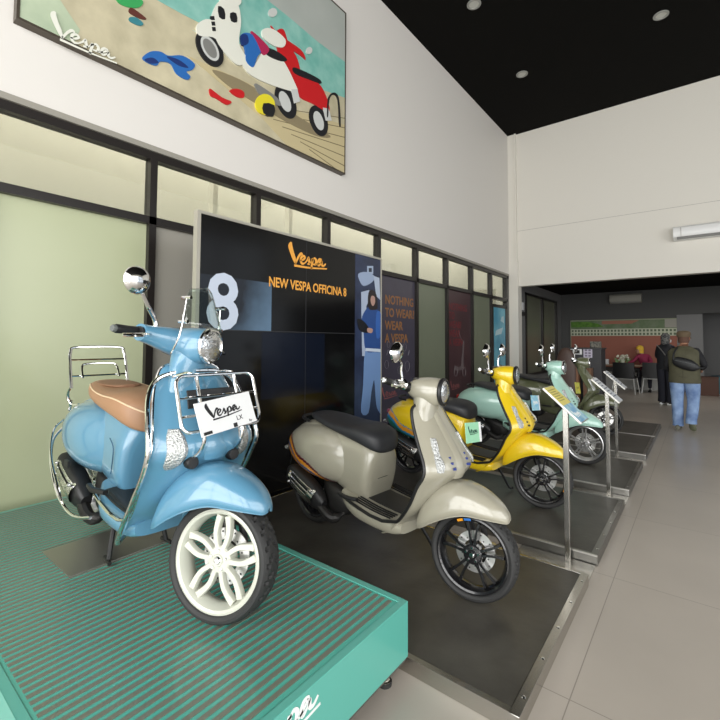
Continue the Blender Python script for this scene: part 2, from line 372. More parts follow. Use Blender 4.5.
# ------------------------------------------------------------------ mural on the back wall
t = empty('wall_mural', (0, 0, 0)); 
mY = YR-0.03
def mz(x, y): p = at_y(x, y, mY); return (p.x, p.z)
x0 = mz(571, 320)[0]; x1 = mz(676.5, 320)[0]; zt = 2.10
t.location = ((x0+x1)/2, mY, 0.65)
tag(t, 'wide mural with green hills, white breeze-block band and terracotta wall', 'mural')
L = lambda z: z-0.65
wd = (x1-x0)/2
MB().bb(-wd, wd, -0.01, 0.02, 0, L(1.62)).build('terracotta_field', mat('terracotta', rgb(150, 92, 74), 0.7, noise=(1.5, 0.4, rgb(140, 84, 68))), t, smooth=0)
MB().bb(-wd, wd, -0.01, 0.02, L(1.84), L(2.10)).build('green_field', mat('mural_green', rgb(112, 124, 100), 0.7, noise=(3.0, 0.1, rgb(88, 110, 72))), t, smooth=0)
g = MB(); g.prism([(-wd, -0.012, L(1.90)), (-wd+0.95, -0.012, L(1.90)), (-wd+0.80, -0.012, L(2.0)), (-wd+0.5, -0.012, L(2.07)), (-wd, -0.012, L(2.08))], (0, -0.002, 0))
g.build('bush_shape', mat('mural_bright_green', rgb(92, 138, 44), 0.7, noise=(9, 0.1, rgb(70, 112, 34))), t, smooth=0)
g = MB(); g.prism([(-wd+0.9, -0.012, L(1.99)), (-wd+1.7, -0.012, L(1.99)), (-wd+1.9, -0.012, L(2.09)), (-wd+0.9, -0.012, L(2.09))], (0, -0.002, 0))
g.build('roof_shape', mat('mural_roof', rgb(158, 104, 84), 0.7), t, smooth=0)
MB().bb(wd-0.28, wd, -0.014, -0.01, L(1.86), L(2.10)).build('pale_panel', mat('mural_pale', rgb(150, 148, 138), 0.7), t, smooth=0)
blk = MB(); blk.bb(-wd, wd, -0.01, 0.02, L(1.62), L(1.84), 0)
nb = 30; pw = 2*wd/nb
for i in range(nb):
    for k in range(2):
        cx = -wd+(i+0.5)*pw; cz = L(1.675+k*0.105)
        blk.bb(cx-pw*0.30, cx+pw*0.30, -0.013, -0.01, cz-0.034, cz+0.034, 1)
blk.build('breeze_block_band', [mat('mural_white_block', rgb(186, 190, 168), 0.7), mat('mural_block_hole', rgb(92, 104, 82), 0.7)], t, smooth=0)
MB().bb(-wd-0.02, wd+0.02, -0.015, 0.02, L(2.10), L(2.13)).bb(-wd-0.02, -wd, -0.015, 0.02, 0, L(2.13)).bb(wd, wd+0.02, -0.015, 0.02, 0, L(2.13)).build('mural_edge', mat('mural_edge', rgb(140, 145, 120), 0.6), t, smooth=0)

# ------------------------------------------------------------------ the big picture high on the left wall
BY0, BY1, BZ0, BZ1 = 0.775, 4.17, 3.585, 5.72
t = empty('beach_billboard', (WX, (BY0+BY1)/2, BZ0)); tag(t, 'large framed beach picture of parked scooters, high on the left wall', 'picture')
bx = 0.07
M_sand = mat('sand_print', rgb(205, 196, 166), 0.45, noise=(5, 0.22, rgb(176, 168, 140)))
M_sandg = mat('pale_green_sand_print', rgb(192, 204, 176), 0.45, noise=(4, 0.25, rgb(160, 176, 150)))
M_sea = mat('sea_print', rgb(112, 176, 164), 0.45, noise=(6, 0.2, rgb(146, 196, 184)))
M_sky = mat('sky_print', rgb(180, 184, 178), 0.45, noise=(1.5, 0.4, rgb(160, 166, 160)))
M_deck = mat('deck_print', rgb(196, 182, 142), 0.45)
M_deckln = mat('deck_gap_print', rgb(120, 108, 80), 0.5)
base = t.location
fmb = MB(); w2 = (BY1-BY0)/2; hh = BZ1-BZ0
fmb.bb(0.002, bx, -w2, w2, 0, hh)
fmb.build('panel', [M_sand], t, smooth=0)
f2 = MB(); e = 0.018
f2.bb(0, bx+0.006, -w2-e, -w2, -e, hh+e).bb(0, bx+0.006, w2, w2+e, -e, hh+e).bb(0, bx+0.006, -w2, w2, -e, 0).bb(0, bx+0.006, -w2, w2, hh, hh+e)
f2.build('picture_frame', mat('dark_bronze_frame', rgb(84, 76, 66), 0.4, 0.4), t, smooth=0)
XPL = WX+bx
layer = [0.0012]
def bp(pts, mtl, name='print_shape', lift=None):
    """flat printed shape; picture points become positions on the panel and are clipped to it"""
    q = []
    for (x, y) in pts:
        p = at_x(x, y, XPL); q.append((p.y-base.y, p.z-base.z))
    # clip to panel rectangle
    def clip(poly, ax, lim, keep_less):
        out = []
        for i in range(len(poly)):
            a, b = poly[i-1], poly[i]; ia = (a[ax] <= lim) == keep_less; ib = (b[ax] <= lim) == keep_less
            if ia != ib:
                tt = (lim-a[ax])/(b[ax]-a[ax]); out.append(tuple(a[k]+(b[k]-a[k])*tt for k in (0, 1)))
            if ib: out.append(b)
        return out
    for ax, lim, kl in ((0, w2, True), (0, -w2, False), (1, hh, True), (1, 0.0, False)):
        q = clip(q, ax, lim, kl)
        if len(q) < 3: return None
    layer[0] += 0.0004; z = bx+layer[0]
    return MB().prism([(bx, a, b) for a, b in q], (layer[0], 0, 0)).build(name, mtl, t, smooth=0)
def ell(cx, cy, rx, ry, ang=0, n=20):
    ca, sa = math.cos(R(ang)), math.sin(R(ang))
    return [(cx+rx*math.cos(2*math.pi*i/n)*ca-ry*math.sin(2*math.pi*i/n)*sa, cy+rx*math.cos(2*math.pi*i/n)*sa+ry*math.sin(2*math.pi*i/n)*ca) for i in range(n)]
def smooth_pts(pts, k=4):
    P = list(pts)+[pts[0]]; n = len(pts); out = []
    for i in range(n):
        p0, p1, p2, p3 = pts[i-1], pts[i], pts[(i+1) % n], pts[(i+2) % n]
        for j in range(k):
            u = j/k; out.append(tuple(0.5*((2*b)+(-a+c)*u+(2*a-5*b+4*c-d)*u*u+(-a+3*b-3*c+d)*u**3) for a, b, c, d in zip(p0, p1, p2, p3)))
    return out
# sea and sky, shore, deck
bp([(10, -60), (10, 50), (60, 75), (80, 30), (20, -60)], M_sandg, 'wet_sand')
bp([(150, -40), (146, -6), (182, 14), (225, 36), (262, 58), (300, 84), (345, 100), (345, -60)], M_sea, 'sea')
bp([(250, -60), (240, -20), (262, -4), (290, 18), (318, 42), (345, 62), (345, -60)], M_sky, 'sky')
bp([(210, 45), (252, 76), (262, 98), (300, 120), (345, 142), (345, 98), (300, 82), (262, 57), (225, 36)], M_sand, 'far_sand')
bp([(186, 55), (205, 70), (262, 118), (300, 160), (345, 186), (345, 125), (300, 112), (250, 84)], M_deck, 'boardwalk')
for k in range(7):
    y0 = 92+k*9
    bp([(255+k*9, 104+k*7.5), (345, 118+k*9.6), (345, 118.8+k*9.6), (255+k*9, 104.7+k*7.5)], M_deckln, 'plank_gap')
for k in range(3): bp([(192+k*26, 30+k*17), (222+k*26, 44+k*15), (240+k*26, 56+k*15), (221+k*26, 45.5+k*15)], mat('foam_print', rgb(206, 222, 214), 0.5), 'sea_foam')
MP = {n: mat(n+'_print', c, 0.45) for n, c in dict(white=rgb(226, 226, 214), red=rgb(196, 32, 36), blue=rgb(44, 104, 176), dkblue=rgb(30, 52, 110), black=rgb(34, 34, 36), grey=rgb(128, 128, 124), yellow=rgb(226, 212, 50), green=rgb(60, 160, 90), brown=rgb(96, 52, 44), teal=rgb(60, 130, 140), shadow=rgb(140, 128, 100), silver=rgb(200, 202, 198), skirt=rgb(170, 40, 80)).items()}
B = lambda n, pts, c, k=4: bp(smooth_pts(pts, k), MP[c], n)
B('print_shadow', [(212, 70), (240, 80), (270, 98), (300, 118), (330, 136), (316, 136), (286, 122), (256, 104), (228, 86)], 'shadow')
# things on the sand
B('green_bag_print', [(116, -6), (141, 0), (140, 7), (130, 8), (118, 3)], 'green')
B('brown_shoe_print', [(130, 8), (136, 11), (146, 19), (140, 19), (129, 13)], 'brown')
B('teal_shoe_print', [(129, 18), (136, 18), (143, 24), (139, 26), (130, 22)], 'teal')
B('blue_cloth_print', [(142, 58), (150, 52), (160, 52), (168, 56), (182, 56), (194, 64), (192, 70), (186, 72), (190, 77), (186, 80), (176, 74), (170, 64), (160, 62), (156, 66), (147, 63)], 'blue')
B('cloth_fold_print', [(166, 57), (178, 60), (188, 68), (178, 66)], 'dkblue')
B('cloth_fold_print', [(144, 60), (152, 58), (158, 63), (150, 64)], 'dkblue')
B('red_shoe_print', [(209, 89), (214, 92), (222, 98), (231, 102), (226, 105), (216, 99), (210, 96)], 'red')
B('red_shoe_print', [(229, 91), (236, 89), (243, 92), (243, 98), (236, 97)], 'red')
# red scooter
B('red_scooter_wheel', ell(318, 121, 8.5, 16, -18, 12), 'black'); B('red_scooter_wheel_rim', ell(318, 121, 4.5, 10, -18, 10), 'silver')
B('red_scooter_shield', [(276, 32), (283, 30), (288, 44), (297, 60), (300, 80), (290, 78), (280, 60), (276, 46)], 'red')
B('red_scooter_body', [(292, 74), (302, 78), (318, 84), (326, 98), (329, 112), (322, 110), (312, 104), (300, 98), (292, 86)], 'red')
B('red_scooter_seat', [(292, 68), (300, 70), (318, 79), (320, 84), (308, 80), (294, 74)], 'black')
B('red_scooter_handlebar', [(270, 26), (280, 36), (300, 50), (305, 60), (300, 56), (280, 42)], 'red')
B('red_scooter_mirror', ell(272, 13, 4.2, 4.6, 40, 8), 'silver'); B('red_scooter_mirror', ell(308.5, 51, 3, 3.6, 20, 8), 'silver')
B('red_scooter_plate', [(322, 108), (328, 109), (331, 121), (325, 121)], 'silver', 1)
B('hoop_print', [(326, 116), (327, 100), (332, 93), (338, 98), (340, 124), (338.6, 124), (337, 100), (332, 95), (328.4, 101), (327.4, 116)], 'black')
# white scooter
B('white_scooter_wheel', ell(209, 49, 11, 20, -30, 14), 'black'); B('white_scooter_wheel_rim', ell(209, 49, 7, 14, -30, 12), 'silver'); B('white_scooter_wheel_hub', ell(209, 49, 5, 11, -30, 12), 'grey')
B('white_scooter_wheel', ell(285, 102, 9, 18, -22, 12), 'black'); B('white_scooter_wheel_rim', ell(284, 102, 5, 11, -22, 10), 'silver')
B('white_scooter_silencer', [(254, 84), (262, 88), (276, 98), (280, 106), (272, 104), (258, 94)], 'grey')
B('white_scooter_fender', [(196, 26), (205, 20), (214, 24), (222, 44), (212, 38), (198, 36)], 'white')
B('white_scooter_shield', [(214, 8), (222, 0), (236, 4), (240, 22), (238, 44), (246, 60), (238, 66), (226, 56), (216, 42), (210, 24)], 'white')
B('white_scooter_body', [(238, 56), (252, 66), (262, 52), (272, 50), (284, 64), (294, 84), (296, 92), (284, 90), (262, 82), (246, 72)], 'white')
B('white_scooter_seat', [(264, 48), (276, 52), (286, 60), (280, 62), (266, 56)], 'black')
B('white_scooter_headset', [(220, -12), (236, -10), (240, 4), (230, 8), (220, 4)], 'white')
B('white_scooter_lamps', [(217, 7), (223, 10), (224, 20), (218, 18)], 'black', 2); B('white_scooter_lamps', [(229, 14), (235, 14), (236, 23), (230, 22)], 'black', 2)
for k in range(3): B('shield_vent_print', [(209.5+k*0.6, 17+k*5.5), (213+k*.6, 17+k*5.5), (213.6+k*.6, 21+k*5.5), (210.2+k*.6, 21+k*5.5)], 'black', 1)
B('headset_print', [(262, 30), (272, 30), (284, 40), (282, 48), (272, 46), (262, 38)], 'white')
B('blue_jacket_print', [(240, 36), (248, 34), (256, 40), (262, 48), (256, 58), (252, 68), (245, 62), (244, 50)], 'blue')
B('jacket_fold_print', [(240, 36), (246, 36), (247, 44), (241, 46)], 'dkblue')
B('scarf_print', [(250, 32), (260, 40), (268, 50), (262, 56), (256, 44)], 'skirt')
B('white_scooter_plate', [(290, 90), (296, 90), (299, 102), (293, 104)], 'silver', 1)
B('helmet_print', ell(264, 105, 9.5, 10.5, -20, 10), 'yellow'); B('helmet_visor_print', [(262, 104), (273, 106), (272, 117), (262, 114)], 'black', 2)
lp0 = at_x(52, 36, XPL); lp1 = at_x(119, 51, XPL)
o = logo_mb(lp1.y-lp0.y, 0.0025, 1.2).xf(frameM((bx+0.012, lp0.y-base.y, lp0.z-base.z), (0, 1, -0.0), (0, 0.0, 1))).build('wordmark', MP['white'], t, smooth=0)

# ------------------------------------------------------------------ freestanding black backdrop
BX = -2.95
t = empty('display_backdrop', (BX, 2.9, 0)); tag(t, 'tall black printed backdrop with big 8 and orange wordmark behind the scooters', 'backdrop')
ya, yb, ym, zt = 1.775-2.9, 4.12-2.9, 3.645-2.9, 2.365
MB().bb(-0.03, 0, ya, yb, 0.0, zt).build('panel', mat('backdrop_black', rgb(13, 13, 14), 0.14, spec=0.32), t, smooth=0)
MB().bb(-0.04, 0.012, ya-0.03, ya, 0, zt+0.022).bb(-0.04, 0.012, ya, yb, zt, zt+0.022).bb(-0.04, 0.008, yb, yb+0.02, 0, zt+0.022).build('edge_frame', mat('satin_silver_edge', rgb(176, 172, 160), 0.4, 0.3), t, smooth=0)
def blue_print():
    m = bpy.data.materials.new('blue_haze_print'); m.use_nodes = True; nt = m.node_tree; b = nt.nodes['Principled BSDF']
    tc = nt.nodes.new('ShaderNodeTexCoord'); n = nt.nodes.new('ShaderNodeTexNoise'); n.inputs['Scale'].default_value = 3.0; n.inputs['Detail'].default_value = 3
    dp = nt.nodes.new('ShaderNodeVectorMath'); dp.operation = 'DOT_PRODUCT'; dp.inputs[1].default_value = (0, 1.25, -0.55)
    ad = nt.nodes.new('ShaderNodeMath'); ad.operation = 'MULTIPLY_ADD'; ad.inputs[1].default_value = 0.6
    a2 = nt.nodes.new('ShaderNodeMath'); a2.operation = 'ADD'; a2.inputs[1].default_value = 1.72
    r = nt.nodes.new('ShaderNodeValToRGB'); r.color_ramp.elements[0].position = 0.10; r.color_ramp.elements[0].color = rgb(16, 22, 32)
    r.color_ramp.elements[1].position = 0.90; r.color_ramp.elements[1].color = rgb(110, 142, 172)
    nt.links.new(tc.outputs['Object'], n.inputs['Vector']); nt.links.new(tc.outputs['Object'], dp.inputs[0]); nt.links.new(n.outputs['Fac'], ad.inputs[0]); nt.links.new(dp.outputs['Value'], ad.inputs[2])
    nt.links.new(ad.outputs[0], a2.inputs[0]); nt.links.new(a2.outputs[0], r.inputs['Fac']); nt.links.new(r.outputs['Color'], b.inputs['Base Color']); b.inputs['Roughness'].default_value = 0.2
    return m
def rel(x, y, X=BX): p = at_x(x, y, X); return (p.y-2.9, p.z)
p1 = rel(271, 331)
MB().bb(0, 0.0015, ya, p1[0], p1[1], p1[1]+0.42).build('blue_print', blue_print(), t, smooth=0)
a = rel(262, 332); b = rel(324, 392)
MB().bb(0, 0.0015, a[0], b[0], b[1], a[1]).build('navy_print', mat('navy_print', rgb(10, 17, 32), 0.2, spec=0.32), t, smooth=0)
sm = MB()
for yy in (p1[0]+0.42,): sm.bb(0, 0.002, yy, yy+0.004, 0, zt)
sm.bb(0, 0.002, ya, ym, p1[1]-0.006, p1[1]).build('panel_joints', mat('joint_black', rgb(44, 44, 46), 0.4), t, smooth=0)
f = frameM
pa = rel(200, 322); 
text_mesh('8', 0.62, frameM((0.002, ya+0.06, rel(213, 328)[1]), (0, 1, 0), (0, 0, 1)), mat('pale_blue_print', rgb(196, 206, 222), 0.3), 'number_eight', t, font_bold=0.012, sx=0.98)
pl = rel(290, 263); pr = rel(328, 266)
logo_mb(pr[0]-pl[0], 0.003, 1.35).xf(frameM((0.001, pl[0], pl[1]-0.01), (0, 1, 0), (0, 0, 1))).build('wordmark', M_orange, t, smooth=0)
ps = rel(268.5, 282); pe = rel(345.5, 292)
text_mesh('NEW VESPA OFFICINA 8', 0.122, frameM((0.002, ps[0], ps[1]-0.035), (0, 1, 0), (0, 0, 1)), M_orange, 'headline', t, font_bold=0.0025, sx=0.80)
# picture strip with a standing model in denim
MB().bb(0, 0.002, ym, yb, 0, zt).build('photo_strip', mat('photo_navy', rgb(46, 58, 88), 0.3, noise=(4, 0.15, rgb(30, 38, 62))), t, smooth=0)
lay = [0.002]
def sp(name, pts, col, k=3):
    q = [rel(x, y) for x, y in (smooth_pts(pts, k) if k > 1 else pts)]
    q = [(max(min(a, yb), ym), b) for a, b in q]; lay[0] += 0.0005
    MB().prism([(0.001, a, b) for a, b in q], (lay[0], 0, 0)).build(name, mat(name+'_ink', col, 0.35), t, smooth=0)
sp('camera_print', [(367, 266), (373, 266), (373, 274), (367, 274)], rgb(160, 175, 198), 1)
sp('camera_lens_print', [(368.5, 268), (371.5, 268), (371.5, 272), (368.5, 272)], rgb(40, 46, 62), 1)
sp('pale_shape_print', [(358, 274), (366, 272), (374, 276), (372, 282), (364, 286), (360, 282)], rgb(150, 166, 194))
sp('wall_shape_print', [(361, 292), (369, 290), (369, 300), (366, 306), (366, 356), (362, 356)], rgb(168, 180, 202), 1)
sp('doorway_print', [(373.5, 276), (379, 278), (380, 300), (376, 296)], rgb(172, 184, 204), 1)
sp('model_jeans_print', [(365, 350), (372, 352), (381, 350), (383, 380), (382, 412), (379, 412), (376, 404), (374, 380), (371, 392), (368, 413), (361, 412), (363, 385)], rgb(110, 142, 190))
sp('model_jacket_print', [(366, 309), (371, 306), (378, 311), (381, 320), (382, 349), (374, 352), (365, 350), (363, 328), (361, 325), (362, 316)], rgb(40, 74, 134))
sp('model_sleeve_print', [(376, 313), (381, 314), (383, 332), (376, 338)], rgb(52, 96, 168))
sp('model_hem_print', [(365, 348), (381, 349), (381, 352), (365, 351)], rgb(200, 210, 224), 1)
sp('model_hair_print', [(368, 293), (372, 290), (376, 295), (377, 308), (373, 310), (368, 308)], rgb(36, 28, 30))
sp('model_face_print', [(371, 296), (374, 297), (374.4, 303), (372, 306), (370, 301)], rgb(176, 140, 128))
sp('model_bag_print', [(357, 319), (364, 322), (369, 330), (366, 333), (359, 330)], rgb(16, 18, 26))
sp('model_hand_print', [(367, 328), (372, 329), (371, 333), (367, 332)], rgb(180, 142, 128))

# ------------------------------------------------------------------ printed films on the partition
def film(name, i, m, label):
    y0, y1 = MY[i]+0.03, MY[i+1]-0.03; t = empty(name, (WX-0.05, (y0+y1)/2, 0.06)); tag(t, label, 'window poster')
    MB().bb(0, 0.006, y0-t.location.y, y1-t.location.y, 0, ZT-0.03-0.06).build('film_sheet', m, t, smooth=0); return t, y0-t.location.y
t, yl = film('printed_window_film', 8, M_purple, 'plum-grey window film reading NOTHING TO WEAR? WEAR A VESPA beside the backdrop')
for k, s in enumerate(('NOTHING', 'TO WEAR?', 'WEAR', 'A VESPA')):
    zz = at_x(384, 300+k*13.2, WX).z
    text_mesh(s, 0.188, frameM((0.008, yl+0.165, zz-0.06-0.04), (0, 1, 0), (0, 0, 1)), mat('bronze_ink', rgb(150, 104, 62), 0.4), 'slogan', t, font_bold=0.004, sx=0.92)
M_lineart = mat('grey_line_ink', rgb(140, 138, 146), 0.5)
la = MB()
def ringart(cy, cz, r, n=14, w=0.006): la.tube([(0.008, cy+r*math.cos(2*math.pi*i/n), cz+r*math.sin(2*math.pi*i/n)*1.2) for i in range(n)], w*0.35, n=4, closed=True)
for cy, cz, r in ((0.2, 1.25, .05), (-.1, 1.15, .06), (.28, .95, .07), (-.3, 1.0, .05), (-.25, 1.3, .04), (.05, .9, .05)): la = MB(); ringart(cy, cz, r); la.build('line_drawing', M_lineart, t)
for cy, cz in ((.3, 1.12), (-.3, 1.14), (.1, 1.10)): MB().tube([(0.008, cy, cz), (0.008, cy+.04, cz+.08)], .004, 4).build('line_drawing', M_lineart, t)
logo_mb(0.42, 0.001, 1.1).xf(frameM((0.008, yl+0.1, 0.50), (0, 1, 0), (0, 0, 1))).build('wordmark', mat('dusty_rose_ink', rgb(150, 90, 90), 0.4), t, smooth=0)
t, yl = film('printed_window_film', 10, M_maroon, 'maroon window film with red lettering between two sage panes')
for k, s in enumerate(('NOTHING', 'TO', 'WEAR?', 'WEAR', 'A VESPA')):
    zz = 1.95-k*0.17
    text_mesh(s, 0.19, frameM((0.008, yl+0.08, zz), (0, 1, 0), (0, 0, 1)), mat('dull_red_ink', rgb(120, 44, 50), 0.4), 'slogan', t, font_bold=0.002, sx=0.9)
la = MB()
def art_scooter(o):
    P = lambda pts: [(0.009, a, b+o) for a, b in pts]
    la.prism(P([(-.22, .95), (-.05, .90), (.05, .92), (.12, 1.20), (.16, 1.42), (.22, 1.42), (.18, 1.2), (.17, 1.0), (.20, .85), (.05, .84), (-.1, .84), (-.25, .86)]), (0.002, 0, 0))
    for c in ((-.17, .83), (.2, .80)): la.tube([(0.009, c[0]+.07*math.cos(2*math.pi*i/14), c[1]+o+.09*math.sin(2*math.pi*i/14)) for i in range(14)], .008, 4, closed=True)
    la.tube(P([(.12, 1.42), (.02, 1.5), (-.02, 1.58)]), .006, 4)
art_scooter(-0.05); la.build('scooter_drawing', mat('faded_grey_ink', rgb(104, 92, 94), 0.5), t)
logo_mb(0.4, 0.001, 1.1).xf(frameM((0.008, yl+0.15, 0.45), (0, 1, 0), (0, 0, 1))).build('wordmark', mat('dusty_rose_ink', rgb(150, 90, 90), 0.4), t, smooth=0)

# ------------------------------------------------------------------ dark display mats
M_mat = mat('dark_slate_mat', rgb(86, 83, 76), 0.42, noise=(4.0, 0.2, rgb(62, 59, 54)), bump=(30, 0.12))
mats_y = [(1.605, 2.815, 'first dark slate display mat, under the beige scooter'), (3.09, 4.32, 'dark slate display mat under the yellow scooter'), (4.63, 5.82, 'dark slate display mat under the mint scooter'), (6.19, 7.46, 'dark slate display mat under the olive scooter'), (7.50, 8.70, 'farthest dark slate display mat, empty, past the olive scooter')]
MX0, MX1, MZ = -2.92, -0.535, 0.065
for i, (a, b, lab) in enumerate(mats_y):
    t = empty('display_mat', ((MX0+MX1)/2, (a+b)/2, 0)); tag(t, lab, 'display mat', 'dark display mats in a row')
    hx, hy = (MX1-MX0)/2, (b-a)/2; x0 = -hx if i else -hx
    MB().bb(-hx+0.02, hx-0.035, -hy+0.03, hy-0.02, 0, MZ).build('mat_surface', M_mat, t, smooth=0)
    e = MB().bb(hx-0.035, hx, -hy, hy, 0, MZ+0.002).bb(-hx, hx-0.035, -hy, -hy+0.03, 0, MZ+0.002).bb(-hx, hx-0.035, hy-0.02, hy, 0, MZ+0.002).bb(-hx, -hx+0.02, -hy+0.03, hy-0.02, 0, MZ+0.002)
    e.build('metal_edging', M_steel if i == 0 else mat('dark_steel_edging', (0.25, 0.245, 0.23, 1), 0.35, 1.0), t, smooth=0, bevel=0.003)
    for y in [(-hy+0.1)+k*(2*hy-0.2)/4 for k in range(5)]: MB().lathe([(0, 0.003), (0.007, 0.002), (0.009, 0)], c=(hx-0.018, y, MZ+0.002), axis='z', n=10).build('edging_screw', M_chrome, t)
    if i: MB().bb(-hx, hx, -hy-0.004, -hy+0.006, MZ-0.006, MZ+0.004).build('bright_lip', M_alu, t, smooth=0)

# ------------------------------------------------------------------ stands with price boards
M_boardy = mat('yellow_board_print', rgb(214, 202, 90), 0.4, noise=(22, 0.10, rgb(205, 190, 110)))
M_boardb = mat('blue_board_print', rgb(86, 150, 190), 0.35, noise=(18, 0.12, rgb(160, 200, 210)))
M_boardw = mat('grey_board_print', rgb(188, 192, 196), 0.35)
def stand(px, py, ztop, kind, label, gap):
    b = at_z(px, py, 0.006); g0, g1 = gap; b.y = min(max(b.y, g0+.05), g1-.03); t = empty('sign_stand', (b.x, b.y, 0)); tag(t, label, 'sign stand', 'steel price stands along the mats')
    MB().bb(-0.30, 0.15, g0+.015-b.y, g1-.012-b.y, 0, 0.008).build('base_plate', M_steel, t, smooth=0)
    MB().bb(-0.016, 0.016, -0.014, 0.014, 0.008, ztop).build('post', M_steel, t, smooth=0, bevel=0.002)
    sl = R(42); u = Vector((math.cos(sl), 0, -math.sin(sl))); nrm = Vector((math.sin(sl), 0, math.cos(sl)))
    rot = Matrix(((u.x, 0, nrm.x), (0, 1, 0), (u.z, 0, nrm.z)))
    c = Vector((0.0, 0, ztop+0.012))
    hl, hw = (0.15, 0.105)
    MB().box(c, (2*hl, 2*hw, 0.014), rot).build('board', M_alu, t, smooth=0, bevel=0.002)
    F = frameM(c+nrm*0.0075, (0, 1, 0), (-u.x, 0, -u.z))
    if kind == 'yb':
        MB().bb(-hw+.006, hw-.006, -hl*0.05, hl-.006, 0, 0.001).xf(F).build('printed_sheet', M_boardy, t, smooth=0)
        MB().bb(-hw+.006, hw-.006, -hl+.006, -hl*0.05, 0, 0.001).xf(F).build('printed_sheet', M_boardb, t, smooth=0)
        ln = MB()
        for k in range(6): ln.bb(-hw+.02, hw-.03-(k % 2)*.03, hl-.035-k*.018, hl-.028-k*.018, 0.001, 0.0016)
        ln.build('printed_rows', mat('olive_ink', rgb(150, 140, 60), .5), t, smooth=0).matrix_local = F
        logo_mb(0.13, .0006, 1.3).xf(F @ Matrix.Translation((-hw+.03, -hl+.045, .001))).build('wordmark', M_inkwhite, t, smooth=0)
    else:
        MB().bb(-hw+.006, hw-.006, -hl+.006, hl-.006, 0, 0.001).xf(F).build('printed_sheet', M_boardw, t, smooth=0)
        ln = MB()
        for k in range(7): ln.bb(-hw+.02, hw-.03-(k % 3)*.03, hl-.04-k*.032, hl-.030-k*.032, 0.001, 0.0016)
        ln.build('printed_rows', mat('slate_ink', rgb(90, 96, 110), .5), t, smooth=0).matrix_local = F
stand(568, 561, 0.99, 'yb', 'steel stand with yellow and blue price board beside the yellow scooter', (2.815, 3.09))
stand(609, 495, 0.95, 'w', 'steel stand with pale grey board beside the mint scooter', (4.32, 4.63))
stand(618, 455, 0.93, 'w', 'farthest steel stand with pale grey board, beside the olive scooter', (5.82, 6.19))

# ------------------------------------------------------------------ turquoise slatted platform
PX0, PX1, PY0, PY1, PZ0, PZ1 = -3.50, -0.99, 0.40, 1.59, 0.085, 0.31
t = empty('slatted_platform', ((PX0+PX1)/2, (PY0+PY1)/2, 0)); tag(t, 'turquoise slatted platform on short steel feet under the light blue scooter', 'platform')
hx, hy = (PX1-PX0)/2, (PY1-PY0)/2
M_turq = mat('turquoise_paint', rgb(92, 174, 160), 0.28, coat=0.25)
M_slot = mat('slot_dark', rgb(84, 86, 78), 0.5)
fr_ = MB(); b_ = 0.03
fr_.bb(hx-b_, hx, -hy, hy, PZ0, PZ1).bb(-hx, -hx+b_, -hy, hy, PZ0, PZ1).bb(-hx+b_, hx-b_, -hy, -hy+b_, PZ0, PZ1).bb(-hx+b_, hx-b_, hy-b_, hy, PZ0, PZ1)
fr_.build('side_panels', M_turq, t, smooth=0, bevel=0.002)
MB().bb(-hx+b_, hx-b_, -hy+b_, hy-b_, PZ1-0.05, PZ1-0.003).build('deck_board', mat('turquoise_deck', rgb(84, 176, 160), 0.25, coat=0.2), t, smooth=0)
MB().bb(-hx+0.005, hx-0.005, -hy+0.005, hy-0.005, PZ0-0.012, PZ0).build('bottom_trim', mat('dark_trim', rgb(84, 80, 74), .5), t, smooth=0)
sl = MB(); pitch = 0.0345; n = int((2*hx-2*b_)/pitch)
for i in range(n):
    x = hx-b_-0.014-i*pitch-0.010
    sl.bb(x-0.0170, x, -hy+b_+.012, hy-b_-.012, PZ1-0.003, PZ1-0.0006)
sl.build('grip_strips', mat('grey_grip_strip', rgb(112, 116, 104), 0.3, coat=0.15), t, smooth=0)
for sx in (-1, 1):
    for sy in (-1, 1):
        MB().lathe([(0, 0.0), (0.026, 0.0), (0.026, 0.02), (0.019, 0.022), (0.019, PZ0-0.012)], c=(sx*(hx-0.055), sy*(hy-0.09), 0), axis='z', n=20).build('foot', [M_steel], t)
        MB().lathe([(0.028, 0.0), (0.029, 0.016), (0.02, 0.02)], c=(sx*(hx-0.055), sy*(hy-0.09), 0.0), axis='z', n=20).build('rubber_pad', M_rubber, t)
le = at_x(323, 694, PX1)
logo_mb(0.34, 0.0012, 1.25).xf(frameM((hx+0.0005, le.y-0.34-t.location.y, le.z-0.035), (0, 1, 0), (0, 0, 1))).build('wordmark', M_inkwhite, t, smooth=0)
o = MB().bb(-2.68, -2.30, 0.765, 1.40, PZ1, PZ1+0.004).build('steel_sheet', mat('dull_steel_sheet', (0.42, 0.41, 0.38, 1), 0.4, 0.9), None, smooth=0)
tag(o, 'flat grey steel sheet on the slatted platform, under the blue scooter stand', 'metal sheet')
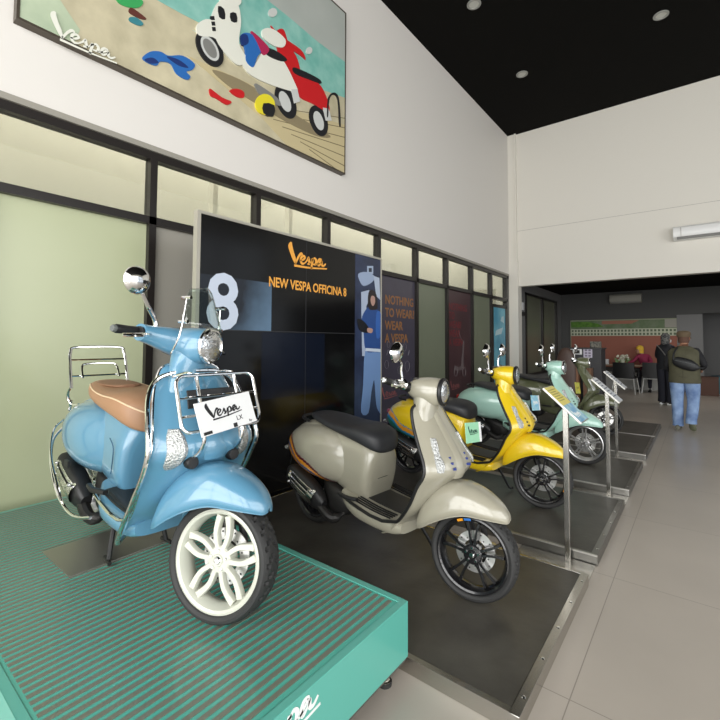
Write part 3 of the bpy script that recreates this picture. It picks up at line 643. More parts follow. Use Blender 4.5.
# ------------------------------------------------------------------ scooters
def paint(name, col, decal=None):
    """glossy body paint; decal=(a, b, list of (pos, colour)) adds stuck-on bands along a*x+b*z in the scooter's own frame"""
    m = mat(name, col, 0.28, 0.0, 1.0)
    if decal:
        nt = m.node_tree; b = nt.nodes['Principled BSDF']; tc = [n for n in nt.nodes if n.type == 'TEX_COORD'][0]
        sp_ = nt.nodes.new('ShaderNodeSeparateXYZ'); nt.links.new(tc.outputs['Object'], sp_.inputs[0])
        dp = nt.nodes.new('ShaderNodeVectorMath'); dp.operation = 'DOT_PRODUCT'; dp.inputs[1].default_value = (decal[0], 0, decal[1]); nt.links.new(tc.outputs['Object'], dp.inputs[0])
        wv = nt.nodes.new('ShaderNodeTexNoise'); wv.inputs['Scale'].default_value = 7; nt.links.new(tc.outputs['Object'], wv.inputs['Vector'])
        ad = nt.nodes.new('ShaderNodeMath'); ad.operation = 'MULTIPLY_ADD'; ad.inputs[1].default_value = decal[3]; nt.links.new(wv.outputs['Fac'], ad.inputs[0]); nt.links.new(dp.outputs['Value'], ad.inputs[2])
        r = nt.nodes.new('ShaderNodeValToRGB'); r.color_ramp.interpolation = 'CONSTANT'
        els = decal[2]; r.color_ramp.elements[0].position = els[0][0]; r.color_ramp.elements[0].color = els[0][1]
        r.color_ramp.elements[1].position = els[1][0]; r.color_ramp.elements[1].color = els[1][1]
        for p_, c_ in els[2:]:
            e_ = r.color_ramp.elements.new(p_); e_.color = c_
        nt.links.new(ad.outputs[0], r.inputs['Fac']); nt.links.new(r.outputs['Color'], b.inputs['Base Color'])
    return m

WR = 0.228
def wheel(parent, c, M, wmat, style, disc=True, sidewall=None, width=0.058):
    rimR = 0.185
    def tread(r, h, i, k):
        if r > WR-0.004 and abs(h) > 0.010:
            if (i+(2 if h > 0 else 0)+int(abs(h)*120)) % 6 == 0: return r-0.012
        return r
    w = width
    prof = [(rimR, -w*0.72), (rimR+0.007, -w*0.90), (0.203, -w), (0.213, -w*0.96), (0.220, -w*0.82), (WR-0.003, -w*0.62), (WR-0.001, -w*0.42), (WR, -w*0.2), (WR, 0),
            (WR, w*0.2), (WR-0.001, w*0.42), (WR-0.003, w*0.62), (0.220, w*0.82), (0.213, w*0.96), (0.203, w), (rimR+0.007, w*0.90), (rimR, w*0.72)]
    MB().lathe(prof, n=144, fn=tread).xf(M @ Matrix.Translation(c)).build('tyre', M_rubber, parent, smooth=28)
    rw = w*0.80
    rp = [(rimR+0.004, -rw), (rimR-0.004, -rw-0.003), (rimR-0.013, -rw+0.002), (rimR-0.018, -rw+0.014), (rimR-0.026, -0.01), (rimR-0.026, 0.01), (rimR-0.018, rw-0.014), (rimR-0.013, rw-0.002), (rimR-0.004, rw+0.003), (rimR+0.004, rw), (rimR+0.004, 0.0), (rimR+0.004, -rw)]
    rim = MB().lathe(rp, n=64)
    # hub
    rim.lathe([(0.0, -0.040), (0.020, -0.040), (0.024, -0.034), (0.044, -0.032), (0.050, -0.026), (0.052, 0.02), (0.0, 0.02)], n=32)
    for k in range(5):
        a0 = 2*math.pi*k/5+0.32
        for sgn in (-1, 1):
            if style == 'petal': keys = [(0.036, 0.30), (0.062, 0.32), (0.095, 0.30), (0.130, 0.20), (0.163, 0.11)]; hw = [0.0085, 0.0085, 0.009, 0.010, 0.012]; yo = -0.026; hw = [h_*1.22 for h_ in hw]
            elif style == 'star': keys = [(0.036, 0.30), (0.07, 0.17), (0.11, 0.12), (0.161, 0.12)]; hw = [0.009, 0.008, 0.0075, 0.008]; yo = -0.024
            else: keys = [(0.036, 0.22), (0.07, 0.18), (0.11, 0.17), (0.161, 0.20)]; hw = [0.009, 0.007, 0.0065, 0.008]; yo = -0.024
            K = catmull([k_+(h_,) for k_, h_ in zip(keys, hw)], 10)
            rings = []
            for i in range(len(K)):
                r_, an, h_ = K[i]; p = Vector((r_*math.cos(a0+sgn*an), 0, r_*math.sin(a0+sgn*an)))
                a_, b_ = K[max(i-1, 0)], K[min(i+1, len(K)-1)]
                t_ = Vector((b_[0]*math.cos(a0+sgn*b_[1])-a_[0]*math.cos(a0+sgn*a_[1]), 0, b_[0]*math.sin(a0+sgn*b_[1])-a_[0]*math.sin(a0+sgn*a_[1]))).normalized()
                n_ = Vector((-t_.z, 0, t_.x)); dp = 0.013
                rings.append([p+n_*h_*0.8+Vector((0, yo-dp*.4, 0)), p+n_*h_+Vector((0, yo, 0)), p+n_*h_+Vector((0, yo+dp*1.4, 0)), p-n_*h_+Vector((0, yo+dp*1.4, 0)), p-n_*h_+Vector((0, yo, 0)), p-n_*h_*0.8+Vector((0, yo-dp*.4, 0))])
            rim.loft(rings)
    rim_o = rim.xf(M @ Matrix.Translation(c)).build('alloy_rim', wmat, parent, smooth=35)
    nuts = MB()
    for k in range(5):
        a0 = 2*math.pi*k/5+0.32+math.pi/5*0
        nuts.lathe([(0, -0.041), (0.0055, -0.041), (0.0065, -0.037), (0.0065, -0.03)], c=(0.034*math.cos(a0), 0, 0.034*math.sin(a0)), n=8)
    nuts.lathe([(0, -0.047), (0.012, -0.046), (0.016, -0.041), (0.018, -0.036)], n=20)
    nuts.xf(M @ Matrix.Translation(c)).build('wheel_nuts', M_chrome, parent)
    if disc:
        d = MB(); N = 40; hid = 0.020
        d.lathe([(0.062, hid), (0.105, hid), (0.105, hid+0.005), (0.062, hid+0.005), (0.062, hid)], n=N)
        d.xf(M @ Matrix.Translation(c)).build('brake_disc', M_disc, parent)
        h_ = MB()
        for k in range(20):
            a = 2*math.pi*k/20; rr = 0.073 if k % 2 else 0.092
            h_.lathe([(0.0, hid-0.0006), (0.0042, hid-0.0006)], c=(rr*math.cos(a), 0, rr*math.sin(a)), n=8)
        h_.xf(M @ Matrix.Translation(c)).build('disc_holes', M_inkblk, parent)
    if sidewall:
        for (a0, a1, cm) in sidewall:
            s_ = MB(); P1 = []; P2 = []
            for i in range(9):
                a = R(a0+(a1-a0)*i/8); P1.append((0.183*math.cos(a), -rw-0.0045, 0.183*math.sin(a))); P2.append((0.170*math.cos(a), -rw+0.0005, 0.170*math.sin(a)))
            s_.add(P1+P2, [(i, i+1, 10+i, 9+i) for i in range(8)]).xf(M @ Matrix.Translation(c)).build('rim_sticker', cm, parent)

def scooter(px, py, pz, head, steer, body, label, lx=False, seat=None, wmat=None, style='split', hz=0.0, stick=None, ring=None, trim=None, script=None, mirrors=(-1, 1), vents=None, rwmat=None, lean=0):
    t = empty('scooter', (px, py, pz), R(head)); tag(t, label, 'scooter', 'scooters parked in a row')
    if lean: t.rotation_euler[0] = R(lean)
    seat = seat or M_seatblk; ring = ring or M_blackpl; trim = trim or M_blackpl; script = script or M_inkblk; rwmat = rwmat or wmat
    ax = Vector((-0.36, 0, 1)).normalized(); A = Vector((0, 0, WR))
    ST = Matrix.Translation(A) @ Matrix.Rotation(R(steer), 4, ax) @ Matrix.Translation(-A)
    I = Matrix.Identity(4)
    # wheels
    wf = empty('front_wheel', (0, 0, 0)); wf.parent = t
    wheel(wf, (0, 0, WR), ST, wmat, style, True, stick)
    wr_ = empty('rear_wheel', (0, 0, 0)); wr_.parent = t
    wheel(wr_, (-1.33, 0.0, WR+(0.03 if lx else 0.0)), I, rwmat, style, False)
    # fork leg, trailing link, damper (left side of the wheel)
    fk = MB().tube([(0.0, 0.062, WR), (-0.05, 0.085, WR+0.10), (-0.10, 0.06, 0.48), (-0.16, 0.0, 0.62)], [0.024, 0.022, 0.022, 0.026], 10, sub=12)
    fk.tube([(0.045, 0.075, WR+0.03), (0.0, 0.07, 0.44)], 0.016, 10).xf(ST).build('fork_leg', M_dkmetal, t)
    MB().tube([(0.04, 0.055, WR-0.07), (0.075, 0.055, WR-0.01), (0.085, 0.055, WR+0.05)], [0.016, 0.022, 0.016], 8, sub=6).xf(ST).build('brake_caliper', M_steel, t)
    # front fender
    keys = [(0.180, .436, .010, .428), (0.172, .462, .036, .422), (0.132, .506, .072, .430), (0.065, .548, .102, .438), (-0.02, .580, .120, .440), (-0.11, .578, .126, .412), (-0.19, .545, .122, .370), (-0.255, .480, .108, .328), (-0.290, .40, .09, .312)]
    rings = []
    for x, zt, hw, zb in catmull(keys, 34):
        r_ = []
        for j in range(21):
            a = math.pi*j/20; r_.append((x+0.0*math.sin(a), hw*sgnpow(math.cos(a), 0.75), zb+(zt-zb)*abs(math.sin(a))**0.80))
        rings.append(r_)
    fd = MB().loft(rings, False).xf(ST).build('front_fender', body, t, smooth=60, solid=0.006)
    # fender rim bead
    for s in (-1, 1):
        MB().tube([r_[0 if s > 0 else -1] for r_ in rings], 0.0035, 6).xf(ST).build('fender_edge', body, t)
    # leg shield: stacked sections, front face curved, shallow hollow behind
    k = 1.06 if lx else 1.0
    keys = [(.955+hz*.5, -.288, .085, .015, .04), (.935+hz*.5, -.250, .132, .042, .055), (.88, -.203, .158*k, .060, .07), (.78, -.132, .185*k, .075, .08), (.69, -.075, .206*k, .080, .09), (.635, -.070, .216*k, .082, .10), (.57, -.125, .220*k, .068, .08), (.47, -.205, .216*k, .040, .06),
            (.38, -.275, .212*k, .035, .05), (.32, -.335, .208*k, .035, .05), (.265, -.40, .20*k, .02, .06), (.235, -.48, .19*k, .0, .06)]
    rings = []; edgeR = []; SN = 24
    shield_keys = catmull(keys, 40)
    for z, xc, hw, dx, th in shield_keys:
        fr2, bk = [], []
        for j in range(SN+1):
            s = -1+2*j/SN; y = hw*math.sin(s*math.pi/2)
            fx = xc-dx*abs(math.sin(s*math.pi/2))**2.6
            fr2.append((fx, y, z)); bk.append((fx-0.012-th*(1-abs(math.sin(s*math.pi/2))**1.5)*0.9, y*0.985, z))
        rings.append(fr2+bk[::-1]); edgeR.append((xc-dx-0.006, -hw, z))
    MB().loft(rings).build('leg_shield', body, t, smooth=50)
    edge = [(x, y-0.001, z) for x, y, z in edgeR]
    # edging trim over the top and down both sides, on along the floor
    top = [(shield_keys[0][1]-0.02, 0.05*math.cos(a)*1.7, shield_keys[0][0]+0.004) for a in (math.pi*0.0, math.pi*.5, math.pi)]
    edge = [p_ for p_ in edge if p_[2] > .335]
    path = [(x, -y, z) for x, y, z in edge[::-1]]+top+edge
    fl = [(-0.46, -.212*k, .318), (-0.56, -.214*k, .322), (-0.66, -.212*k, .336), (-0.76, -.205*k, .352), (-0.80, -.195*k, .358)]
    path = [(x, -y, z) for x, y, z in fl[::-1]]+path+fl
    MB().tube(path, 0.0095 if not lx else 0.007, 8).build('shield_edging', trim, t)
    # raised centre panel (horn cast)
    rings = []
    for z, xc, w2 in catmull([(.93+hz*.4, -.248, .026), (.86, -.194, .036), (.78, -.138, .042), (.69, -.082, .050), (.64, -.072, .056), (.60, -.086, .046)], 20):
        rings.append([(xc-0.022, -w2, z), (xc+0.002, -w2*0.90, z), (xc+0.010, -w2*0.5, z), (xc+0.013, 0, z), (xc+0.010, w2*0.5, z), (xc+0.002, w2*0.90, z), (xc-0.022, w2, z)])
    MB().loft(rings, True).build('horn_cover', body, t, smooth=50)
    for s in (-1, 1):
        v = MB()
        for q in range(3):
            z = .715-q*.026; v.box((-0.070-(z-.66)*0.66, s*0.058, z), (0.016, 0.040, 0.011), Matrix.Rotation(R(-s*38), 3, 'Z'))
        lx or v.build('horn_vents', vents or M_blackpl, t, smooth=0)
    # front indicators let into the shield
    for s in (-1, 1):
        q = []
        for (z, yy, w2) in (((.815, .112, .009), (.78, .120, .015), (.74, .130, .018), (.69, .142, .020), (.655, .150, .014)) if not lx else ((.735, .150, .016), (.70, .150, .030), (.65, .150, .034), (.60, .156, .028), (.575, .160, .014))):
            z_, xc, hw, dx, th = min(shield_keys, key=lambda a: abs(a[0]-z))
            r_ = []
            for o_, l_ in ((-1, .002), (-.6, .010), (.6, .010), (1, .002)):
                y_ = yy+o_*w2; fx = xc-dx*min(1, abs(y_/hw))**2.6*0.92; r_.append((fx+l_, s*y_, z))
            r_ += [(r_[3][0]-.02, r_[3][1], z), (r_[0][0]-.02, r_[0][1], z)]
            q.append(r_)
        MB().loft(catmull_rings(q, 14)).build('front_indicator', M_crystal, t, smooth=30)
    # script on the right upper shield
    z_, xc, hw, dx, th = min(shield_keys, key=lambda a: abs(a[0]-.88))
    logo_mb(0.088, 0.0015, 1.0).xf(frameM((xc-dx*0.75+0.010, -0.128, .865), (0.22, 1, 0.12), (-0.50, 0, 1))).build('script_emblem', script, t, smooth=0)
    # floor
    rings = [xring(x, hw, zb, zt, 4.0, 28) for x, hw, zb, zt in catmull([(-.34, .19*k, .262, .330), (-.42, .204*k, .238, .336), (-.56, .210*k, .236, .342), (-.70, .205*k, .245, .360), (-.80, .185, .27, .375), (-.88, .15, .30, .385)], 22)]
    MB().loft(rings).build('floorboard', body, t, smooth=50)
    for s in (-1, 1):
        fs = MB()
        for q in range(4):
            y = .130+q*.021; fs.tube([(-.42, s*y*.98, .338), (-.56, s*y, .346), (-.72, s*y, .366)], 0.0052, 6, sub=6)
        fs.build('floor_strips', trim if not lx else M_blackpl, t)
    MB().loft([xring(x, (.10 if not lx else .185), zb, zb+.012, 4, 16) for x, zb in ((-.40, .332), (-.5, .337), (-.62, .346), (-.74, .362))]).build('floor_mat', M_blackpl, t)
    # rear body: centre section and bulging side cowls
    rings = [xring(x, hw, zb, zt, 2.5, 32, tilt=.22*max(0, min(1, (x+1.0)/.35))) for x, hw, zb, zt in catmull([(-.655, .10, .30, .62), (-.665, .135, .295, .665), (-.70, .150, .295, .700), (-.78, .152, .30, .732), (-.95, .160, .345, .758), (-1.15, .165, .41, .765), (-1.32, .150, .455, .755), (-1.44, .115, .49, .71), (-1.53, .07, .52, .65), (-1.56, .03, .54, .61)], 36)]
    MB().loft(rings).build('rear_body', body, t, smooth=50)
    for s in (-1, 1):
        keys = [(-.76, .02, .50, .58), (-.785, .080, .435, .645), (-.85, .135, .395, .695), (-.97, .182, .375, .733), (-1.09, .208, .370, .748), (-1.22, .210, .380, .746), (-1.34, .188, .405, .728), (-1.44, .150, .440, .692), (-1.52, .100, .475, .635), (-1.57, .035, .505, .575)]
        rings = []
        for x, hw, zb, zt in catmull(keys, 90):
            r_ = []
            for j in range(61):
                a = -math.pi/2+math.pi*j/60
                r_.append((x, s*(0.02+(hw)*max(0, math.cos(a))**0.72), (zb+zt)/2+(zt-zb)/2*sgnpow(math.sin(a), 0.95)))
            rings.append(r_)
        MB().loft(rings, True).build('side_cowl', body, t, smooth=50)
    # glovebox lid line and tail parts
    MB().bb(-.662, -.652, -.045, .045, .47, .485).build('apron_catch', M_blackpl, t, smooth=0)
    MB().loft([xring(x, w2, .565, .63, 3, 20) for x, w2 in ((-1.53, .070), (-1.575, .055), (-1.59, .035))]).build('tail_lamp', M_red, t)
    MB().loft([[(-1.50, y, .56), (-1.58, y, .46), (-1.61, y, .36), (-1.60, y, .36), (-1.565, y, .455), (-1.49, y, .54)] for y in (-.05, .05)]).build('number_plate_bracket', M_blackpl, t, smooth=30)
    for s in (-1, 1):
        MB().lathe([(0, -.02), (.012, -.018), (.018, 0), (.014, .02)], c=(-1.555, s*.11, .52), axis='x', n=12).build('rear_indicator', M_crystal, t)
    # seat
    sk = [(-.588, .03, .668, .705), (-.600, .085, .640, .742), (-.645, .130, .645, .776), (-.75, .152, .678, .796), (-.90, .155, .712, .792), (-1.03, .148, .736, .798), (-1.14, .130, .752, .812), (-1.24, .100, .764, .818), (-1.30, .065, .772, .812), (-1.325, .03, .780, .800)]
    if lx: sk = [(a, b_*1.08, c_, d_+0.035) for a, b_, c_, d_ in sk]
    rings = [xring(x, hw, zb, zt, 2.9, 32) for x, hw, zb, zt in catmull(sk, 40)]
    so = MB().loft(rings).build('seat', seat, t, smooth=55)
    if lx:
        for s in (-1, 1):
            MB().tube([(x, s*(hw*0.93), zt-(zt-zb)*0.22) for x, hw, zb, zt in catmull(sk, 30)][1:-1], 0.004, 6).build('seat_piping', M_piping, so)
        MB().loft([xring(x, hw, zt-0.012, zt+0.007, 2.2, 24) for x, hw, zt in catmull([(-.96, .03, .836), (-.99, .075, .838), (-1.09, .095, .841), (-1.20, .085, .845), (-1.26, .03, .844)], 12)]).build('seat_pad', mat('tan_seat_inset', rgb(142, 106, 80), .6), so)
    else:
        MB().tube([(-1.28, -.11, .76), (-1.38, -.085, .77), (-1.41, 0, .775), (-1.38, .085, .77), (-1.28, .11, .76)], 0.011, 8, sub=16).build('grab_rail', M_blackpl, t)
    # engine, transmission, exhaust
    rings = [xring(x, hw, zb, zt, 4, 20, y0) for x, hw, zb, zt, y0 in catmull([(-.86, .06, .22, .30, 0), (-.92, .11, .17, .34, 0), (-1.05, .12, .16, .38, 0.0), (-1.16, .10, .17, .40, .03), (-1.22, .05, .19, .36, .07)], 14)]
    MB().loft(rings).build('engine_block', M_dkmetal, t)
    MB().loft([xring(x, .035, zb, zt, 3.5, 20, .105) for x, zb, zt in catmull([(-.95, .20, .30), (-1.05, .17, .33), (-1.20, .18, .33), (-1.35, .20, .33), (-1.42, .23, .30)], 12)]).build('transmission_case', M_dkmetal, t)
    MB().tube([(-1.36, .125, .26), (-1.40, .12, .56)], 0.020, 10).build('shock_absorber', M_blackpl, t)
    hd = MB().tube([(-.92, -.09, .20), (-.95, -.15, .17), (-.99, -.17, .18), (-1.05, -.172, .21), (-1.10, -.17, .24)], [.013, .014, .014, .022, .03], 10, sub=20)
    hd.build('exhaust_pipe', M_dkmetal, t)
    rings = []
    for x, zc, hh, hw in catmull([(-1.04, .235, .03, .025), (-1.09, .255, .060, .045), (-1.18, .290, .078, .052), (-1.32, .340, .078, .052), (-1.40, .370, .066, .046), (-1.44, .385, .035, .028)], 22):
        rings.append([(x+0.30*(p[2]-zc), p[1]-0.165, p[2]) for p in xring(x, hw, zc-hh, zc+hh, 2.8, 28)])
    MB().loft(rings).build('silencer', M_blackpl, t, smooth=50)
    sh = MB(); ux = Vector((1, 0, -0.36)).normalized(); vz = Vector((.34, 0, 1)).normalized(); c0 = Vector((-1.25, -.221, .318))
    for q in range(4):
        o_ = -0.042+q*0.028
        ps = [c0+ux*s_*0.115+vz*o_+Vector((0, -0.004+0.016*(abs(o_)/.05)**2+0.006*abs(s_)**3, 0)) for s_ in (-1, -.6, -.2, .2, .6, 1)]
        sh.loft([[p+vz*0.0095, p+Vector((0, -0.006, 0))+vz*0.0065, p+Vector((0, -0.006, 0))-vz*0.0065, p-vz*0.0095] for p in ps])
    sh.loft([[c0+ux*a_+vz*z_+Vector((0, y_, 0)) for z_, y_ in ((-.058, .022), (-.035, .000), (0, -.010), (.035, .000), (.058, .022))] for a_ in (.095, .12, .150)], False)
    sh.loft([[c0+ux*a_+vz*z_+Vector((0, y_, 0)) for z_, y_ in ((-.050, .020), (-.03, .000), (0, -.008), (.03, .000), (.050, .020))] for a_ in (-.112, -.125, -.140)], False)
    for s_, z_ in ((.12, .045), (-.125, .035), (-.125, -.035)): sh.lathe([(0, -.012), (.008, -.010), (.010, 0)], c=c0+ux*s_+vz*z_, n=10)
    sh.build('heat_shield', mat('satin_chrome', (.78, .78, .78, 1), .22, 1.0), t, smooth=40)
    MB().loft([xring(x, .012, zb, zt, 3, 12, y0) for x, zb, zt, y0 in ((-.68, .365, .385, -.20), (-.75, .368, .392, -.232), (-.82, .375, .395, -.225))]).build('passenger_footrest', M_blackpl, t)
    # centre stand
    stn = MB()
    if not lx: stn.tube([(-.44, .07, .25), (-.40, .13, .13), (-.37, .185, .014), (-.34, .205, .010)], 0.010, 8, sub=9)
    for s in ((-1, 1) if lx else ()): stn.tube([(-.86, s*.07, .25), (-.80, s*.12, .12), (-.78, s*.14, .018)], 0.012, 8, sub=6); stn.tube([(-.83, s*.14, .013), (-.74, s*.15, .012)], 0.010, 8)
    lx and stn.tube([(-.82, -.11, .17), (-.82, .11, .17)], .010, 8); stn.build('centre_stand' if lx else 'side_stand', M_blackpl, t)
    # headset
    hzv = hz
    def H(x, y, z): return (x-.02, y, z+hzv)
    rings = []
    for z, xc, rx, ry in catmull([(.87, -.262, .055, .118), (.92, -.276, .060, .104), (.955, -.282, .068, .088), (.99, -.283, .072, .078), (1.04, -.28, .068, .068)], 14):
        rings.append([(xc-.015+rx*math.cos(2*math.pi*i/24), ry*math.sin(2*math.pi*i/24), z+hzv*(z-.90)/.08 if z < .98 else z+hzv) for i in range(24)])
    MB().loft(rings).xf(ST).build('steering_neck', body, t)
    rings = []
    for x, hw, zb, zt in catmull([(-.180, .070, .944, 1.080), (-.194, .077, .937, 1.087), (-.225, .086, .930, 1.092), (-.275, .090, .938, 1.092), (-.325, .086, .955, 1.084), (-.360, .072, .975, 1.068), (-.378, .045, .99, 1.05)], 20):
        rings.append([H(*p) for p in xring(x, hw, zb, zt, 2.25, 32)])
    hs = MB().loft(rings)
    if lx:
        for s in (-1, 1):
            rr = []
            for y, xc, zc, rx, rz in catmull([(.03, -.33, 1.02, .075, .065), (.09, -.34, 1.025, .062, .055), (.15, -.36, 1.032, .046, .042), (.20, -.375, 1.038, .036, .036)], 10):
                rr.append([H(xc+rx*math.cos(2*math.pi*i/20), s*y, zc+rz*math.sin(2*math.pi*i/20)) for i in range(20)])
            hs.loft(rr)
    hs.xf(ST).build('headset', body, t, smooth=50)
    MB().lathe([(.065, -.182), (.076, -.182), (.080, -.173), (.077, -.163), (.067, -.159), (.063, -.167)], c=H(0, 0, 1.013), axis='x', n=40).xf(ST).build('headlight_ring', ring, t)
    MB().lathe([(0, -.150), (.03, -.152), (.05, -.158), (.067, -.167)], c=H(0, 0, 1.013), axis='x', n=32).xf(ST).build('headlight', M_lens, t)
    MB().lathe([(0, 1.108), (.04, 1.107), (.05, 1.10)], c=H(-.32, 0, -.022), axis='z', n=24).xf(ST).build('speedometer', M_blackgl, t)
    def GT(s): return Matrix.Translation(H(-.37, s*.16, 1.045)) @ Matrix.Rotation(R(s*(9 if not lx else -4)), 4, 'X') @ Matrix.Translation(-Vector(H(-.37, s*.16, 1.045)))
    for s in (-1, 1):
        if not lx:
            MB().tube([H(-.36, s*.07, 1.03), H(-.375, s*.14, 1.04), H(-.39, s*.20, 1.045)], [.030, .024, .020], 12, sub=8).xf(ST).build('bar_arm', M_blackpl, t)
            MB().tube([H(-.365, s*.125, 1.045), H(-.368, s*.165, 1.05), H(-.372, s*.20, 1.05)], [.026, .034, .024], 12, sub=8).xf(ST).build('control_pod', M_chrome, t)
        else:
            MB().loft([[H(-.372+.026*math.cos(2*math.pi*i/14), s*y, 1.040+.022*math.sin(2*math.pi*i/14)) for i in range(14)] for y in (.165, .21)]).xf(ST).build('control_pod', M_blackpl, t)
        MB().lathe([(0, .195), (.017, .195), (.0185, .21), (.0175, .255), (.0185, .308), (.014, .315)] if s > 0 else [(0, -.195), (.017, -.195), (.0185, -.21), (.0175, -.255), (.0185, -.308), (.014, -.315)], c=H(-.385, 0, 1.045), n=20).xf(ST @ GT(s)).build('grip', M_blackpl, t)
        MB().lathe([(0, s*.328), (.012, s*.327), (.015, s*.321), (.015, s*.314)], c=H(-.385, 0, 1.045), n=16).xf(ST @ GT(s)).build('bar_end', M_chrome if not lx else mat('grey_rubber', rgb(96, 100, 98), .6), t)
        MB().tube([H(-.345, s*.17, 1.035), H(-.318, s*.22, 1.030), H(-.322, s*.30, 1.022), H(-.330, s*.325, 1.02)], [.006, .007, .006, .008], 8, sub=10).xf(ST @ GT(s)).build('brake_lever', M_chrome, t)
        if s in mirrors:
            if lx:
                p_ = [H(-.36, s*.13, 1.05), H(-.365, s*.14, 1.10), H(-.36, s*.20, 1.155), H(-.355, s*.24, 1.195)]
                MB().tube(p_, [.008, .006, .006, .010], 8, sub=14).xf(ST).build('mirror_stem', M_chrome, t)
                c = Vector(H(-.345, s*.282, 1.238)); Rm = Matrix.Translation(c) @ Matrix.Rotation(R(s*8), 4, 'Z')
                MB().lathe([(0, .030), (.02, .029), (.042, .020), (.056, .004), (.058, -.006), (.054, -.010), (0, -.010)], axis='x', n=32).xf(ST @ Rm).build('mirror', M_chrome, t)
            else:
                p_ = [H(-.36, s*.145, 1.06), H(-.365, s*.155, 1.12), H(-.36, s*.165, 1.16), H(-.35, s*.215, 1.185)]
                MB().tube(p_, [.008, .006, .006, .007], 8, sub=14).xf(ST).build('mirror_stem', M_chrome, t)
                rr = []
                for x, ry, rz in ((.030, .014, .008), (.022, .044, .034), (.004, .060, .049), (-.008, .061, .050), (-.010, .056, .045)):
                    rr.append([(x, ry*sgnpow(math.cos(2*math.pi*i/28), .75), rz*sgnpow(math.sin(2*math.pi*i/28), .75)) for i in range(28)])
                Mm = Matrix.Translation(H(-.35, s*.25, 1.222)) @ Matrix.Rotation(R(-s*35), 4, 'X')
                MB().loft(rr).xf(ST @ Mm).build('mirror', M_chrome, t)
    return t, ST, H

def catmull_rings(rings, n):
    flat = [tuple(c for p in r_ for c in p) for r_ in rings]
    return [[tuple(f_[i:i+3]) for i in range(0, len(f_), 3)] for f_ in catmull(flat, n)]

P_beige = paint('beige_paint', rgb(156, 152, 136))
P_beige_cowl = None
P_yellow = paint('yellow_paint', rgb(222, 190, 30))
P_mint = paint('mint_paint', rgb(168, 208, 194))
P_olive = paint('olive_paint', rgb(92, 96, 70))
P_blue = paint('light_blue_paint', rgb(88, 138, 166))
M_blackwheel = mat('black_alloy', rgb(22, 22, 24), 0.25, coat=0.5)
C_or, C_bl, C_ma, C_te = rgb(240, 160, 40), rgb(52, 96, 160), rgb(92, 28, 48), rgb(30, 140, 190)
St_or = mat('orange_sticker', C_or, .4); St_bl = mat('blue_sticker', rgb(60, 120, 200), .4); St_navy = mat('navy_vent', rgb(30, 50, 120), .3)

def cowl_decal(t, bands, off=.095):
    """graphics stuck on the rear lower corner of the cowls"""
    for o in [c for c in t.children if c.name.split('.')[0] == 'side_cowl']:
        base_m = o.data.materials[0]
        for m_ in bands: o.data.materials.append(m_[1])
        for p in o.data.polygons:
            c = p.center; d = (c.x+1.36)*(-.462)+(c.z-.505)*(-.887)+off
            w_ = math.sin(c.x*26)*0.010
            for i, (lo, _m, hi) in enumerate(bands):
                if lo <= d+w_ < hi: p.material_index = i+1

